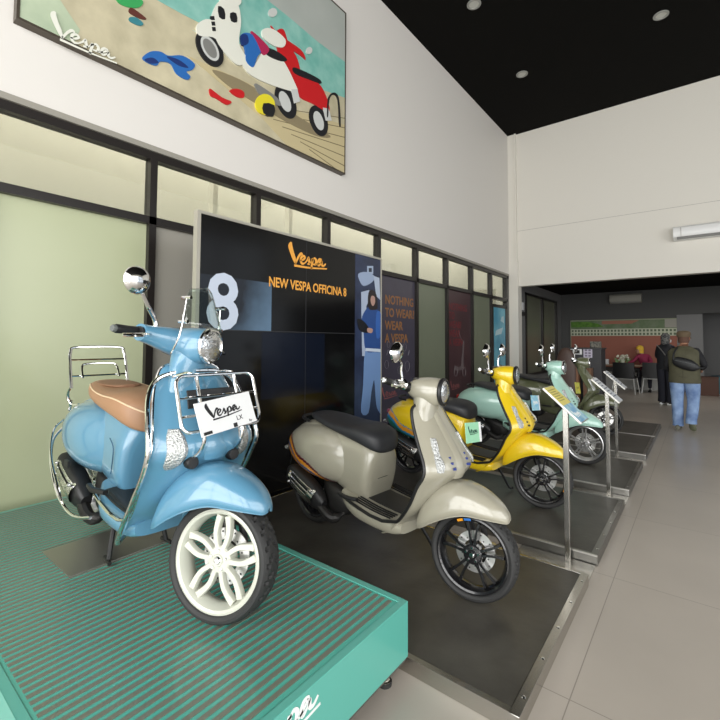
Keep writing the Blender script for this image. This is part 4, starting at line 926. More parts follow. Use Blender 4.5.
# light blue scooter on the platform with its chrome carriers
def blue_extras(t, ST, H):
    # front rack
    rk = MB()
    def rr_rect(x, y0, y1, z0, z1, rad, dx=0.0):
        pts = []
        for cy, cz, a0 in ((y1-rad, z1-rad, 0), (y0+rad, z1-rad, 90), (y0+rad, z0+rad, 180), (y1-rad, z0+rad, 270)):
            for i in range(6):
                a = R(a0+90*i/5); zz = cz+rad*math.sin(a); pts.append((x+dx*(zz-z0), cy+rad*math.cos(a), zz))
        return pts
    X0, DX = RK['x'], RK['dx']
    z0, z1, hy = RK['z0'], RK['z1'], RK['hy']
    rk.tube(rr_rect(X0, -hy, hy, z0, z1, .035, DX), 0.0072, 10, closed=True)
    f_ = lambda z: X0+DX*(z-z0)
    for fr_ in (.28, .60): z = z0+(z1-z0)*fr_; rk.tube([(f_(z), -hy, z), (f_(z), hy, z)], 0.0055, 8)
    for y in (-.085, .085):
        rk.tube([(-.235, y*1.25, .93), (-.16, y, .95), (-.09, y, z1+.0), (f_(z1-.03)-.006, y, z1-.03), (f_(z0)-.006, y, z0), (f_(z0)-.02, y, z0-.07), (-.10, y*1.1, z0-.125)], 0.0075, 10, sub=36)
    ro = rk.build('front_rack', M_chrome, t)
    for y in (-.092, .092): MB().lathe([(0, .032), (.022, .030), (.027, .02), (.027, 0), (.02, -.02)], c=(-.108, y, z0-.135), axis='x', n=20).build('rubber_buffer', M_blackpl, ro)
    # dark plate behind the rack
    MB().box((-.125, 0.02, .845), (.008, .24, .075), Matrix.Rotation(R(-12), 3, 'Y')).build('dark_number_plate', M_blackpl, t, smooth=0, bevel=.003)
    # crash bars
    cb = MB()
    hw = .245
    for off in (0,):
        side = [(-.50, .17, .235), (-.46, .215, .222), (-.41, .242, .25), (-.35, hw, .33), (-.26, hw, .45), (-.18, hw, .56), (-.135, hw, .66), (-.175, .232, .76), (-.225, .212, .85), (-.25, .175, .915), (-.245, .11, .945), (-.235, .0, .952)]
        full = [(x, -y, z+hzb*0) for x, y, z in side]+[(x, y, z+hzb*0) for x, y, z in side[::-1][1:]]
        cb.tube(full, 0.0098, 10, sub=90)
    cb.build('crash_bar', M_chrome, t)
    MB().box((-1.20, -.214, .415), (.06, .012, .035)).build('side_reflector', M_blackpl, t, smooth=0)
    MB().tube([(-.74, -.158, .44), (-.72, -.157, .56), (-.75, -.163, .61)], .0025, 6, sub=10).build('side_panel_groove', mat('groove_blue', rgb(40, 84, 110), .5), t)
    # rear crash bar each side and rear carrier
    for s in (-1, 1):
        MB().tube([(-.80, s*.22, .235), (-.98, s*.25, .21), (-1.18, s*.262, .28), (-1.35, s*.25, .40), (-1.47, s*.215, .50), (-1.52, s*.15, .56)], 0.0085, 10, sub=24).tube([(-1.10, s*.258, .245), (-1.30, s*.262, .43), (-1.43, s*.225, .56), (-1.49, s*.16, .61)], .006, 8, sub=16).build('rear_crash_bar', M_chrome, t)
    rc = MB()
    xb, wb = -1.385, .155
    up = lambda z: xb-(z-.80)*.30
    rc.tube([(up(.80), -wb, .80), (up(.93), -wb, .93), (up(1.01), -wb*.96, 1.01), (up(1.04), -wb*.75, 1.04), (up(1.04), wb*.75, 1.04), (up(1.01), wb*.96, 1.01), (up(.93), wb, .93), (up(.80), wb, .80)], 0.0085, 10, sub=40)
    for z in (.965, .87): rc.tube([(up(z), -wb, z), (up(z), wb, z)], .006, 8)
    rc.tube([(up(.84)+.02, -.10, .86), (up(.9), -.095, .925), (up(.92), -.06, .94), (up(.92), .06, .94), (up(.9), .095, .925), (up(.84)+.02, .10, .86)], .0065, 8, sub=24)
    for s in (-1, 1): rc.tube([(up(.82), s*wb, .82), (-1.47, s*.15, .755), (-1.455, s*.13, .70), (-1.40, s*.11, .70)], .0085, 8, sub=14); rc.tube([(-1.46, s*.135, .72), (-1.50, s*.13, .66)], .010, 8)
    rc.build('rear_carrier', M_chrome, t)
    # flyscreen and its two stays, carried by the headset
    g = []
    for u in range(13):
        a = R(-58+116*u/12); col_ = []
        for v_ in range(9):
            z = 1.085+v_*.0205; r0 = .125-.010*v_*.2
            lim = 1-0.30*(v_/8)**3; col_.append(H(-.285-.055*v_/8+r0*math.cos(a*lim), r0*math.sin(a*lim)*1.15, z-0.0+(.030*(1-abs(math.sin(a))))*(v_/8)))
        g.append(col_)
    fs = MB().loft(g, False).xf(ST).build('flyscreen', M_flyscreen, t, smooth=60, solid=0.003)
    for s in (-1, 1):
        MB().tube([H(-.29, s*.10, .965), H(-.26, s*.122, .985), H(-.235, s*.125, 1.06), H(-.235, s*.118, 1.20)], .0042, 8, sub=14).tube([H(-.26, s*.115, 1.205), H(-.21, s*.12, 1.205)], .008, 8).tube([H(-.26, s*.115, 1.10), H(-.21, s*.12, 1.10)], .007, 8).xf(ST).build('screen_stay', M_chrome, fs)

hzb = 0.05
RK = dict(x=-.01, dx=-.34, z0=.735, z1=.945, hy=.175)
tb, STb, Hb = scooter(-1.50, 1.035, 0.3165, -2.5, 24, P_blue, 'light blue scooter with tan seat and chrome racks on the turquoise platform', lx=True, seat=M_seattan, wmat=M_whitewheel, rwmat=M_silverwheel, style='petal', hz=hzb, ring=M_chrome, trim=M_chrome, script=M_chrome, mirrors=(-1,))
blue_extras(tb, STb, Hb)

t, ST, H = scooter(-0.955, 2.19, MZ+.004, -8, 15, P_beige, 'beige scooter with black seat on the nearest dark mat', wmat=M_blackwheel, hz=.035, stick=[(92, 104, St_bl), (106, 116, St_or)], vents=St_navy, mirrors=(-1,), lean=1.2)
cowl_decal(t, [(.0, mat('maroon_decal', C_ma, .3, coat=1), .022), (.022, mat('orange_decal', C_or, .3, coat=1), .055), (.055, mat('blue_decal', C_bl, .3, coat=1), .080), (.080, mat('orange_decal', C_or, .3, coat=1), .50)])
t, ST, H = scooter(-1.03, 3.72, MZ+.004, -5, 11, P_yellow, 'yellow scooter with black seat on the second dark mat', wmat=M_blackwheel, hz=.04, stick=[(-12, 2, St_bl), (-22, -14, St_or)], vents=M_blackpl, lean=3.5)
cowl_decal(t, [(.0, mat('teal_decal', C_te, .3, coat=1), .010), (.010, mat('orange_decal', C_or, .3, coat=1), .055), (.055, mat('teal_decal', C_te, .3, coat=1), .085), (.085, mat('green_decal', rgb(40, 120, 100), .3, coat=1), .50)])
scooter(-1.02, 5.33, MZ+.004, -6, 7, P_mint, 'mint green scooter with black seat between the yellow and olive ones', wmat=M_silverwheel, hz=.035, style='star', trim=M_blackpl, ring=M_chrome, mirrors=(-1, 1), lean=4)
scooter(-1.10, 7.15, MZ+.004, -5, 18, P_olive, 'olive green scooter farthest along the row of mats', wmat=M_blackwheel, hz=.02, ring=M_chrome, trim=P_olive, script=M_chrome, lean=3.5)
# ------------------------------------------------------------------ cards on the scooters
def card(name, label, group, loc, u, v, wd, ht, mcol, ink, inkm, extra=None):
    n = Vector(u).normalized().cross(Vector(v).normalized())
    F = frameM(Vector(loc), u, v); t = empty(name, (0, 0, 0)); t.matrix_world = F; tag(t, label, 'sign card', group)
    MB().bb(-wd/2, wd/2, -ht/2, ht/2, -0.004, 0).build('card', mcol, t, smooth=0)
    logo_mb(wd*0.62, .0008, 1.25).xf(Matrix.Translation((-wd*0.32, -ht*0.08, 0.0002))).build('wordmark', inkm, t, smooth=0)
    if extra: extra(t, wd, ht)
    return t
def lx_extra(t, wd, ht):
    text_mesh('LX', ht*0.20, Matrix.Translation((wd*0.14, -ht*0.30, 0.0004)), M_inkblk, 'model_letters', t)
    text_mesh('Rp', ht*0.10, Matrix.Translation((wd*0.36, -ht*0.44, 0.0004)), M_inkblk, 'small_print', t)
    MB().bb(-wd*.46, -wd*.32, -ht*.47, -ht*.38, 0, .001).bb(wd*.06, wd*.13, -ht*.49, -ht*.36, 0, .001).build('dark_clip', M_blackpl, t, smooth=0)
def LW(t, p): 
    a = t.rotation_euler.z; return Vector((t.location.x+p[0]*math.cos(a)-p[1]*math.sin(a), t.location.y+p[0]*math.sin(a)+p[1]*math.cos(a), t.location.z+p[2]))
card('sign_card', 'white card reading Vespa LX leaning on the blue scooter front rack', None, LW(tb, (.006, .0, .795)), (-.07, 1, .10), (-.34, -.1, 1), .265, .130, M_white, '', M_inkblk, lx_extra)
M_mintcard = mat('mint_card', rgb(150, 206, 170), .4)
M_bluecard = mat('sky_blue_card', rgb(110, 180, 214), .4, noise=(25, .1, rgb(170, 208, 214)))
M_ycard = mat('yellow_card', rgb(206, 190, 66), .4, noise=(25, .1, rgb(160, 170, 80)))
def strip(t, wd, ht): MB().bb(wd*.36, wd*.5, -ht/2, ht/2, 0, .0008).build('white_strip', M_white, t, smooth=0)
SC = [o for o in S.objects if o.name.split('.')[0] == 'scooter']
bs = [o for o in SC if 'beige' in o['label']][0]; ys = [o for o in SC if o['label'].startswith('yellow')][0]; ms = [o for o in SC if o['label'].startswith('mint')][0]; gs = [o for o in SC if o['label'].startswith('olive')][0]
card('sign_card', 'mint card with dark wordmark clipped to the beige scooter shield', None, LW(bs, (-.135, .220, .80)), (.10, 1, -.12), (-.15, 0.08, 1), .185, .115, M_mintcard, '', mat('dark_green_ink', rgb(30, 74, 60), .5), strip)
card('sign_card', 'pale blue card clipped to the yellow scooter shield', None, LW(ys, (-.135, .220, .80)), (.10, 1, -.12), (-.15, 0.08, 1), .185, .13, M_bluecard, '', M_inkwhite, strip)
card('sign_card', 'yellow card beside the mint scooter shield, before the olive one', None, LW(ms, (-.14, .225, .80)), (.10, 1, -.12), (-.15, 0.08, 1), .17, .13, M_ycard, '', mat('olive_ink', rgb(150, 140, 60), .5))

# ------------------------------------------------------------------ back-room furniture
M_chairblk = mat('chair_black', rgb(24, 24, 25), .5); M_chairleg = mat('chair_white_metal', rgb(206, 206, 202), .3, .3)
def chair(px, py, label, rz, w2=.25):
    b = at_z(px, py, 0); t = empty('office_chair', (b.x, b.y, 0), rz); tag(t, label, 'chair', 'black chairs at the back-room table')
    MB().loft([xring(x, w2, z0, z0+.05, 3.5, 20) for x, z0 in ((-.22, .43), (0, .42), (.22, .43))]).build('seat', M_chairblk, t)
    rings = []
    for z in (.44, .5, .6, .72, .84, .86):
        b_ = .02*(z-.44); rings.append([(-.20-b_-.035*(1-(y/w2)**2), y, z) for y in [w2*(-1+2*i/10) for i in range(11)]]+[(-.17-b_-.035*(1-(y/w2)**2), y, z) for y in [w2*(1-2*i/10) for i in range(11)]])
    MB().loft(rings).build('backrest', M_chairblk, t)
    for s in (-1, 1):
        MB().tube([(-.20, s*(w2+.01), .50), (-.20, s*(w2+.01), .66), (.16, s*(w2+.01), .66), (.18, s*(w2+.01), .46)], .012, 8, sub=18).build('armrest', M_chairblk, t)
        MB().tube([(-.16, s*(w2-.03), .43), (-.27, s*(w2+.03), .01)], .014, 8).build('leg', M_chairleg, t)
        MB().tube([(.16, s*(w2-.03), .43), (.22, s*(w2+.02), .01)], .014, 8).build('leg', M_chairleg, t)
    MB().tube([(-.17, -w2+.02, .41), (-.17, w2-.02, .41)], .012, 8).build('cross_rail', M_chairleg, t)
chair(626, 393.5, 'black chair with white legs left of the bouquet at the back-room table', R(90)+R(-8), .26)
chair(655, 393.5, 'black chair with white legs right of the bouquet, nearest the person in dark clothes', R(90)+R(5), .28)
tc = at_z(652, 393.5, 0)
t = empty('meeting_table', (tc.x-0.35, 14.75, 0)); tag(t, 'long brown table before the terracotta mural', 'table')
MB().bb(-1.15, 1.0, -.32, .10, .735, .765).build('tabletop', mat('table_top', rgb(150, 128, 104), .4), t, smooth=0, bevel=.004)
for sx in (-1.08, .93):
    for sy in (-.28, .06): MB().bb(sx-.02, sx+.02, sy-.02, sy+.02, 0, .735).build('leg', M_chairleg, t, smooth=0)
TX, TY = t.location.x, t.location.y
# bouquet lying on the table
bq = empty('bouquet', (TX-.36, TY-.12, .768)); tag(bq, 'white and green flower bouquet on the back-room table', 'bouquet')
fl = MB(); lf = MB(); random.seed(3)
for i in range(22):
    a = random.random()*6.28; r_ = random.random()*.13; c = (r_*math.cos(a)*1.2, r_*math.sin(a)*.8, .12+.15*random.random())
    fl.lathe([(0, .035), (.025, .028), (.036, .004), (.02, -.018), (0, -.024)], c=c, axis='z', n=8)
for i in range(20):
    a = random.random()*6.28; c = Vector((.10*math.cos(a), .08*math.sin(a), .03+.1*random.random())); d = Vector((math.cos(a)*.12, math.sin(a)*.08, .06))
    lf.add([c-Vector((0, 0, .02)), c+d*.5+Vector((0, 0, .03)), c+d, c+d*.5-Vector((0, 0, .02))], [(0, 1, 2, 3)])
fl.build('flowers', mat('white_petals', rgb(216, 214, 196), .7), bq); lf.build('leaves', mat('bouquet_leaf', rgb(120, 150, 100), .6), bq, smooth=0, solid=.004)
MB().lathe([(0, 0), (.045, 0), (.05, .03), (.07, .11), (.10, .15)], axis='z', n=16).build('paper_wrap', mat('wrap_paper', rgb(200, 206, 186), .7), bq)
for k, (dx, c, lab) in enumerate(((-.80, (206, 206, 208), 'white paper stack on the table left of the bouquet'), (-.98, (170, 120, 96), 'small brown box on the table end by the dark counter'))):
    o = MB().bb(-.09, .09, -.07, .07, 0, .15-.04*k).build('paper_stack' if k == 0 else 'small_box', mat('tabletop_item_%d' % k, rgb(*c), .6), None, smooth=0, bevel=.004); o.location = (TX+dx, TY-.1, .766); tag(o, lab, 'papers' if k == 0 else 'box')

# counter with notices
cY = 9.75
pL = at_y(566, 348, cY); pR = at_y(601, 348, cY)
t = empty('reception_counter', ((pL.x+pR.x)/2, cY, 0)); tag(t, 'dark high counter with white notices behind the olive scooter', 'counter'); hw = (pR.x-pL.x)/2; zt = pL.z
M_cab = mat('counter_dark', rgb(52, 52, 55), .5)
MB().bb(-hw, hw, 0, .5, 0, zt-.02).build('cabinet', M_cab, t, smooth=0, bevel=.006)
MB().bb(-hw-.02, hw+.02, -.02, .52, zt-.02, zt+.01).build('counter_top', mat('counter_top_dark', rgb(44, 44, 46), .35), t, smooth=0, bevel=.004)
p0 = at_y(564, 350, cY); 
n1 = MB().bb(-hw+.02, -hw+.30, -.006, -.0005, zt-.13, zt-.01).build('printed_notice', M_white, t, smooth=0)
MB().bb(-hw+.07, -hw+.13, -.009, -.006, zt-.10, zt-.03).bb(-hw+.17, -hw+.26, -.009, -.006, zt-.11, zt-.04).build('notice_picture', M_dkmetal, t, smooth=0)
MB().bb(-hw+.33, -hw+.49, -.006, -.0005, zt-.19, zt+.0).build('printed_notice', mat('lilac_notice', rgb(196, 190, 206), .5), t, smooth=0)
q_ = MB()
for i in range(3):
    for j in range(2): q_.bb(-hw+.355+j*.065, -hw+.40+j*.065, -.009, -.006, zt-.17+i*.055, zt-.135+i*.055)
q_.build('notice_squares', mat('notice_grey_ink', rgb(120, 112, 130), .5), t, smooth=0)
o = MB().bb(-.10, .10, -.05, .05, 0, .13).build('small_flower_box', mat('mixed_box', rgb(120, 116, 104), .6, noise=(30, .1, rgb(60, 60, 58))), None, smooth=0, bevel=.01); o.location = (t.location.x+hw-.12, cY+.15, zt+.011); tag(o, 'small mottled box on the dark counter, right end', 'box')
pc = at_y(563, 366, 9.45); pd = at_y(577.5, 366, 9.45)
t2 = empty('cardboard_box', ((pc.x+pd.x)/2, 9.45, 0)); tag(t2, 'tall brown cardboard box standing before the dark counter', 'box')
hw2 = (pd.x-pc.x)/2; zb = pc.z
M_card = mat('cardboard', rgb(158, 116, 90), .8)
MB().bb(-hw2, hw2, 0, .26, 0, zb).build('carton', M_card, t2, smooth=0, bevel=.005)
MB().bb(-hw2, hw2, -.001, 0, zb-.02, zb-.012).bb(-.02, .02, -.001, 0, 0.02, zb-.02).build('parcel_tape', mat('tape', rgb(170, 134, 104), .4), t2, smooth=0)
pe = at_y(583, 368, 9.5); pf = at_y(591, 368, 9.5)
t2 = empty('cardboard_box', ((pe.x+pf.x)/2, 9.5, 0)); tag(t2, 'narrow ribbed brown carton against the counter, right of the tall box', 'box')
hw3 = (pf.x-pe.x)/2; c_ = MB().bb(-hw3, hw3, 0, .22, 0, pe.z)
for i in range(4): c_.bb(-hw3+i*hw3*.5, -hw3+i*hw3*.5+hw3*.2, -.01, 0, 0.01, pe.z)
c_.build('carton', mat('cardboard_dull', rgb(122, 92, 72), .8), t2, smooth=0)
# brown armchair back in front of the counter's left end
b_ = at_y(561.5, 345, 9.2)
t = empty('brown_armchair', (b_.x+.06, 9.2, 0)); tag(t, 'high-backed brown chair at the left end of the dark counter', 'chair')
rr = []
for z, w2, d in catmull([(.42, .18, .05), (.7, .19, .05), (1.0, .18, .05), (1.18, .14, .045), (1.27, .08, .03), (1.30, .02, .01)], 16): rr.append([(w2*math.cos(2*math.pi*i/20), d*math.sin(2*math.pi*i/20)+.08*(z-.42), z) for i in range(20)])
M_brl = mat('brown_leather', rgb(74, 54, 46), .5)
MB().loft(rr).build('backrest', M_brl, t); MB().loft([xring(x, .24, .36, .46, 3, 20) for x in (-.22, 0, .22)]).xf(Matrix.Translation((0, -.2, 0)) @ Matrix.Rotation(R(90), 4, 'Z')).build('seat', M_brl, t)
MB().tube([(0, -.2, .03), (0, -.2, .37)], .03, 10).build('gas_column', M_dkmetal, t)
for k in range(5):
    a = 2*math.pi*k/5; MB().tube([(0, -.2, .06), (.26*math.cos(a), -.2+.26*math.sin(a), .015)], .015, 6).build('leg', M_dkmetal, t)
# intercom and bracket by the pilaster
b_ = at_x(522.5, 314, WX); 
o = MB().bb(0, .05, -.12, .12, -.05, .05).build('wall_intercom', M_blackpl, None, smooth=0, bevel=.006); o.location = (WX+.002, b_.y, b_.z); tag(o, 'small black wall box beyond the white corner column', 'intercom')
o = MB().bb(0, .03, -.06, .06, -.10, .10).build('wall_switch_plate', M_white, None, smooth=0, bevel=.006); o.location = (WX+.002, b_.y-.02, b_.z+.20); tag(o, 'white plate on the wall above the small black wall box', 'switch plate')
# recess items at right
for (px, py, c, wd, ht, nm, lab, cat_) in ((709.5, 396, (84, 56, 44), .20, .50, 'storage_box', 'brown box on the floor in the far right recess', 'box'), (719, 394, (44, 100, 112), .14, .48, 'waste_bin', 'teal bin on the floor right of the brown box', 'bin')):
    b_ = at_z(px, py, 0); t = empty(nm, (b_.x, b_.y, 0)); tag(t, lab, cat_)
    if cat_ == 'box':
        MB().bb(-wd, wd, 0, .4, 0, ht-.02).build('carton', mat(nm+'_mat', rgb(*c), .7), t, smooth=0, bevel=.01)
        MB().bb(-wd-.01, wd+.01, -.01, .41, ht-.02, ht).build('lid', mat(nm+'_mat', rgb(*c), .7), t, smooth=0, bevel=.004)
    else:
        MB().lathe([(0, 0), (.13, 0), (.16, ht-.03), (.17, ht-.03), (.17, ht), (.15, ht), (.12, .02)], axis='z', n=24, c=(0, .18, 0)).build('bucket', mat(nm+'_mat', rgb(*c), .5), t)
        MB().lathe([(0, ht+.02), (.10, ht+.018), (.168, ht+.001)], axis='z', n=24, c=(0, .18, 0)).build('lid', mat(nm+'_lid', rgb(30, 72, 84), .5), t)

# ------------------------------------------------------------------ people
def skin_body(name, joints, edges, mats, assign, parent, sub=2):
    """joints: name -> (x,y,z,rx,ry); one continuous surface grown along the skeleton"""
    names = list(joints); me = bpy.data.meshes.new(name); me.from_pydata([joints[n_][:3] for n_ in names], [(names.index(a), names.index(b_)) for a, b_ in edges], [])
    o = bpy.data.objects.new(name, me); COL.objects.link(o)
    o.modifiers.new('s', 'SKIN'); 
    for i, n_ in enumerate(names):
        sv = me.skin_vertices[0].data[i]; sv.radius = joints[n_][3:5]; sv.use_root = (i == 0)
    ss = o.modifiers.new('u', 'SUBSURF'); ss.levels = sub; ss.render_levels = sub
    dg = bpy.context.evaluated_depsgraph_get(); dg.update()
    m2 = bpy.data.meshes.new_from_object(o.evaluated_get(dg)); bpy.data.objects.remove(o)
    m2.name = name; m2.materials.clear()
    for x in mats: m2.materials.append(x)
    for p in m2.polygons: p.use_smooth = True; p.material_index = assign(p.center)
    ob = bpy.data.objects.new(name, m2); COL.objects.link(ob); ob.parent = parent; return ob
def vring(z, cx, cy, rx, ry, n=24, e=2.2):
    return [(cx+rx*sgnpow(math.cos(2*math.pi*i/n), 2/e), cy+ry*sgnpow(math.sin(2*math.pi*i/n), 2/e), z) for i in range(n)]
def vloft(keys, n=20, e=2.3): return MB().loft([vring(*k_, e=e) for k_ in catmull(keys, n)])
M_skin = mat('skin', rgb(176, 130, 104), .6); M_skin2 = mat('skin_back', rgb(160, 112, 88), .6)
M_vest = mat('olive_vest', rgb(84, 82, 62), .8, noise=(14, .2, rgb(74, 72, 54))); M_jeans = mat('light_jeans', rgb(146, 172, 208), .8, noise=(7, .16, rgb(96, 122, 168)))
M_dark = mat('black_sleeve', rgb(24, 24, 28), .8)
def hand(mb, wrist, down, side, fwd, sc_=1.0):
    """palm and five curled fingers hanging from the wrist"""
    W = Vector(wrist); D = Vector(down).normalized(); Sd = Vector(side).normalized(); Fw = Vector(fwd).normalized()
    mb.loft([[W+D*d*sc_+Fw*(w_*math.cos(2*math.pi*i/10))*sc_+Sd*(t_*math.sin(2*math.pi*i/10))*sc_ for i in range(10)] for d, w_, t_ in ((0, .024, .018), (.03, .034, .016), (.075, .040, .015), (.09, .036, .012))])
    for k, (o_, l_) in enumerate(((.030, .066), (.011, .074), (-.009, .070), (-.028, .056))):
        b0 = W+D*.085*sc_+Fw*o_*sc_
        mb.tube([b0, b0+D*l_*.4*sc_-Sd*.006, b0+D*l_*.75*sc_-Sd*.018, b0+D*l_*.95*sc_-Sd*.032], [.0095*sc_, .009*sc_, .008*sc_, .006*sc_], 7, sub=8)
    b0 = W+D*.03*sc_+Fw*.03*sc_
    mb.tube([b0, b0+D*.025*sc_+Fw*.022*sc_-Sd*.01, b0+D*.055*sc_+Fw*.030*sc_-Sd*.02], [.011*sc_, .010*sc_, .007*sc_], 7, sub=6)
def shoe(mb, c, fwd, l_=.27, pitch=0.0, h=.075):
    F = Vector(fwd).normalized(); Sd = Vector((-F.y, F.x, 0)); rings = []
    for u, w_, z0, z1 in ((-.35, .02, .01, .05), (-.32, .034, 0, h), (-.15, .038, 0, h*1.1), (.1, .042, 0, h*.85), (.35, .048, 0, h*.62), (.55, .042, 0, h*.5), (.64, .02, .005, h*.3)):
        r_ = []
        for i in range(14):
            a = 2*math.pi*i/14; r_.append((u*l_, w_*math.cos(a), (z0+z1)/2+(z1-z0)/2*math.sin(a)))
        rings.append(r_)
    Rp = Matrix.Rotation(pitch, 4, 'Y'); P0 = Vector((.55*l_, 0, 0))
    M = Matrix(((F.x, Sd.x, 0, c[0]), (F.y, Sd.y, 0, c[1]), (0, 0, 1, c[2]), (0, 0, 0, 1))) @ Matrix.Translation(P0) @ Rp @ Matrix.Translation(-P0)
    mb.loft([[M @ Vector(p) for p in r_] for r_ in rings]); return mb
def head(t, c, face, skinm, hairm, k=1.0, hair='short', facial=True):
    """head with face, ears and hair; local x is the direction of the face"""
    F = Vector((face[0], face[1], 0)).normalized(); Sd = Vector((-F.y, F.x, 0)); M = Matrix(((F.x, Sd.x, 0, c[0]), (F.y, Sd.y, 0, c[1]), (0, 0, 1, c[2]), (0, 0, 0, 1))) @ Matrix.Scale(k, 4)
    mb = MB().loft([vring(z, cx, 0, rx, ry, 24, 2.1) for z, cx, rx, ry in catmull([(-.115, .03, .02, .025), (-.105, .028, .05, .042), (-.06, .012, .080, .062), (0, 0, .094, .073), (.05, -.006, .094, .074), (.095, -.01, .07, .056), (.118, -.012, .03, .024), (.122, -.012, .005, .005)], 22)])
    mb.loft([[(.088+x, w_*math.cos(2*math.pi*i/8), z+.008*math.sin(2*math.pi*i/8)) for i in range(8)] for x, w_, z in ((-.01, .010, .02), (.006, .010, 0), (.020, .013, -.022), (.004, .010, -.034))])
    for s in (-1, 1): mb.loft([[(x_+.016*math.cos(2*math.pi*i/10), s*(.074+o_), .0+.030*math.sin(2*math.pi*i/10)) for i in range(10)] for o_, x_ in ((-.006, -.005), (.008, -.008), (.011, -.010))])
    h_ = mb.xf(M).build('head', skinm, t)
    if facial:
        ey = MB()
        for s in (-1, 1): ey.lathe([(0, .006), (.010, .003), (.013, -.004)], c=(.083, s*.030, .012), axis='x', n=10)
        ey.xf(M).build('eyes', M_inkblk, h_)
        MB().tube([(.083, -.024, -.062), (.094, 0, -.064), (.083, .024, -.062)], .005, 6).xf(M).build('mouth', mat('lips', rgb(140, 80, 74), .5), h_)
    return M, h_

# man walking away: olive vest, cap, light jeans
p = at_z(686, 430, 0); t = empty('person', (p.x, p.y, 0), R(-6)); tag(t, 'person in olive vest, brown cap and light jeans walking away', 'person')
K = 1.0
J = dict(pel=(0, 0, .86, .15, .11), sp=(0, 0, 1.02, .155, .11), ch=(0, .01, 1.20, .17, .115), nb=(0, .01, 1.315, .09, .075), nk=(0, .03, 1.37, .055, .055), hd=(0, .04, 1.43, .055, .06),
         sl=(-.17, .01, 1.27, .068, .068), el=(-.245, .0, 1.03, .048, .048), wl=(-.20, .12, .90, .032, .032),
         sr=(.17, .01, 1.27, .068, .068), er=(.265, -.02, 1.05, .050, .050), wr=(.21, .14, .98, .034, .034),
         hl=(-.095, 0, .80, .10, .10), kl=(-.105, .02, .45, .070, .070), al=(-.10, .0, .09, .042, .042),
         hr=(.095, 0, .80, .10, .10), kr=(.10, .05, .46, .070, .070), ar=(.085, -.12, .15, .042, .042))
E_ = [('pel', 'sp'), ('sp', 'ch'), ('ch', 'nb'), ('nb', 'nk'), ('nk', 'hd'), ('ch', 'sl'), ('sl', 'el'), ('el', 'wl'), ('ch', 'sr'), ('sr', 'er'), ('er', 'wr'), ('pel', 'hl'), ('hl', 'kl'), ('kl', 'al'), ('pel', 'hr'), ('hr', 'kr'), ('kr', 'ar')]
def asg(c):
    if c.z > 1.335: return 0
    if abs(c.x) > .17 or (c.y > .1 and c.z > .86): return 1
    return 2 if c.z < .84 else 1
skin_body('body', J, E_, [M_skin, M_dark, M_jeans], asg, t)
for a_ in (((-.20, .125, .895), (-.02, .5, -.6), (-1, 0, 0), (.2, .7, .4), .95), ((.21, .145, .975), (-.1, .8, -.2), (1, 0, 0), (0, .2, 1), .95)):
    hd = MB(); hand(hd, *a_); hd.build('hand', M_skin, t)
# jeans: two tapering trouser legs joined at the hips
jl = MB()
for s, kx, ky, axx, ay, az in ((-1, -.105, .02, -.10, .0, .06), (1, .10, .05, .085, -.11, .13)):
    jl.loft([vring(z, cx, cy, rx, ry, 24, 2.2) for z, cx, cy, rx, ry in catmull([(.90, s*.085, 0, .105, .125), (.78, s*.095, 0, .108, .120), (.62, s*.102, ky*.5, .095, .100), (.46, kx, ky, .082, .085), (.28, (kx+axx)/2, (ky+ay)/2, .078, .080), (az+.05, axx, ay, .074, .078), (az, axx, ay, .076, .082)], 24)])
jl.build('jeans', M_jeans, t)
vs = vloft([(.76, 0, 0, .212, .150), (.80, 0, 0, .216, .152), (.95, 0, 0, .205, .145), (1.10, 0, .0, .212, .148), (1.22, 0, .0, .218, .140), (1.29, 0, .005, .195, .115), (1.335, 0, .015, .12, .085), (1.355, 0, .02, .075, .068)], 26)
vs.build('vest', M_vest, t)
MB().tube([(-.10, -.13, .86), (0, -.151, .86), (.10, -.13, .86)], .004, 6, sub=8).tube([(0, -.150, .80), (0, -.148, 1.0), (0, -.142, 1.2)], .003, 6).build('vest_seams', mat('vest_seam', rgb(64, 62, 48), .8), t)
sh_ = MB(); shoe(sh_, (-.10, -.02, 0), (-.05, 1, 0)); sh_.build('shoe', mat('grey_shoe', rgb(96, 96, 84), .7), t)
sh_ = MB(); shoe(sh_, (.085, -.14, .0), (.05, 1, 0), pitch=R(38)); sh_.build('shoe', mat('olive_shoe', rgb(112, 116, 92), .7), t)
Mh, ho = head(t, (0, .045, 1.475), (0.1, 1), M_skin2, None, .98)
MB().loft([vring(z, cx, 0, rx, ry, 24, 2.1) for z, cx, rx, ry in ((-.07, -.02, .083, .071), (-.02, -.012, .097, .077), (.03, -.014, .096, .077))]).xf(Mh).build('cropped_hair', mat('grey_brown_hair', rgb(92, 66, 54), .9), ho)
cp = MB().loft([vring(z, cx, 0, rx, ry, 28, 2.2) for z, cx, rx, ry in catmull([(.025, -.01, .105, .086), (.05, -.01, .113, .094), (.09, -.008, .112, .096), (.118, -.006, .095, .082), (.130, -.006, .05, .045), (.132, -.006, .005, .005)], 16)])
cp.loft([[(.085+u, y, .035-u*.25-.02*(y/.07)**2) for y in [-.075+.15*i/10 for i in range(11)]]+[(.085+u, y, .042-u*.25-.02*(y/.07)**2) for y in [.075-.15*i/10 for i in range(11)]] for u in (0, .03, .055)])
cp.xf(Mh).build('flat_cap', mat('brown_cap', rgb(96, 80, 60), .8), ho)
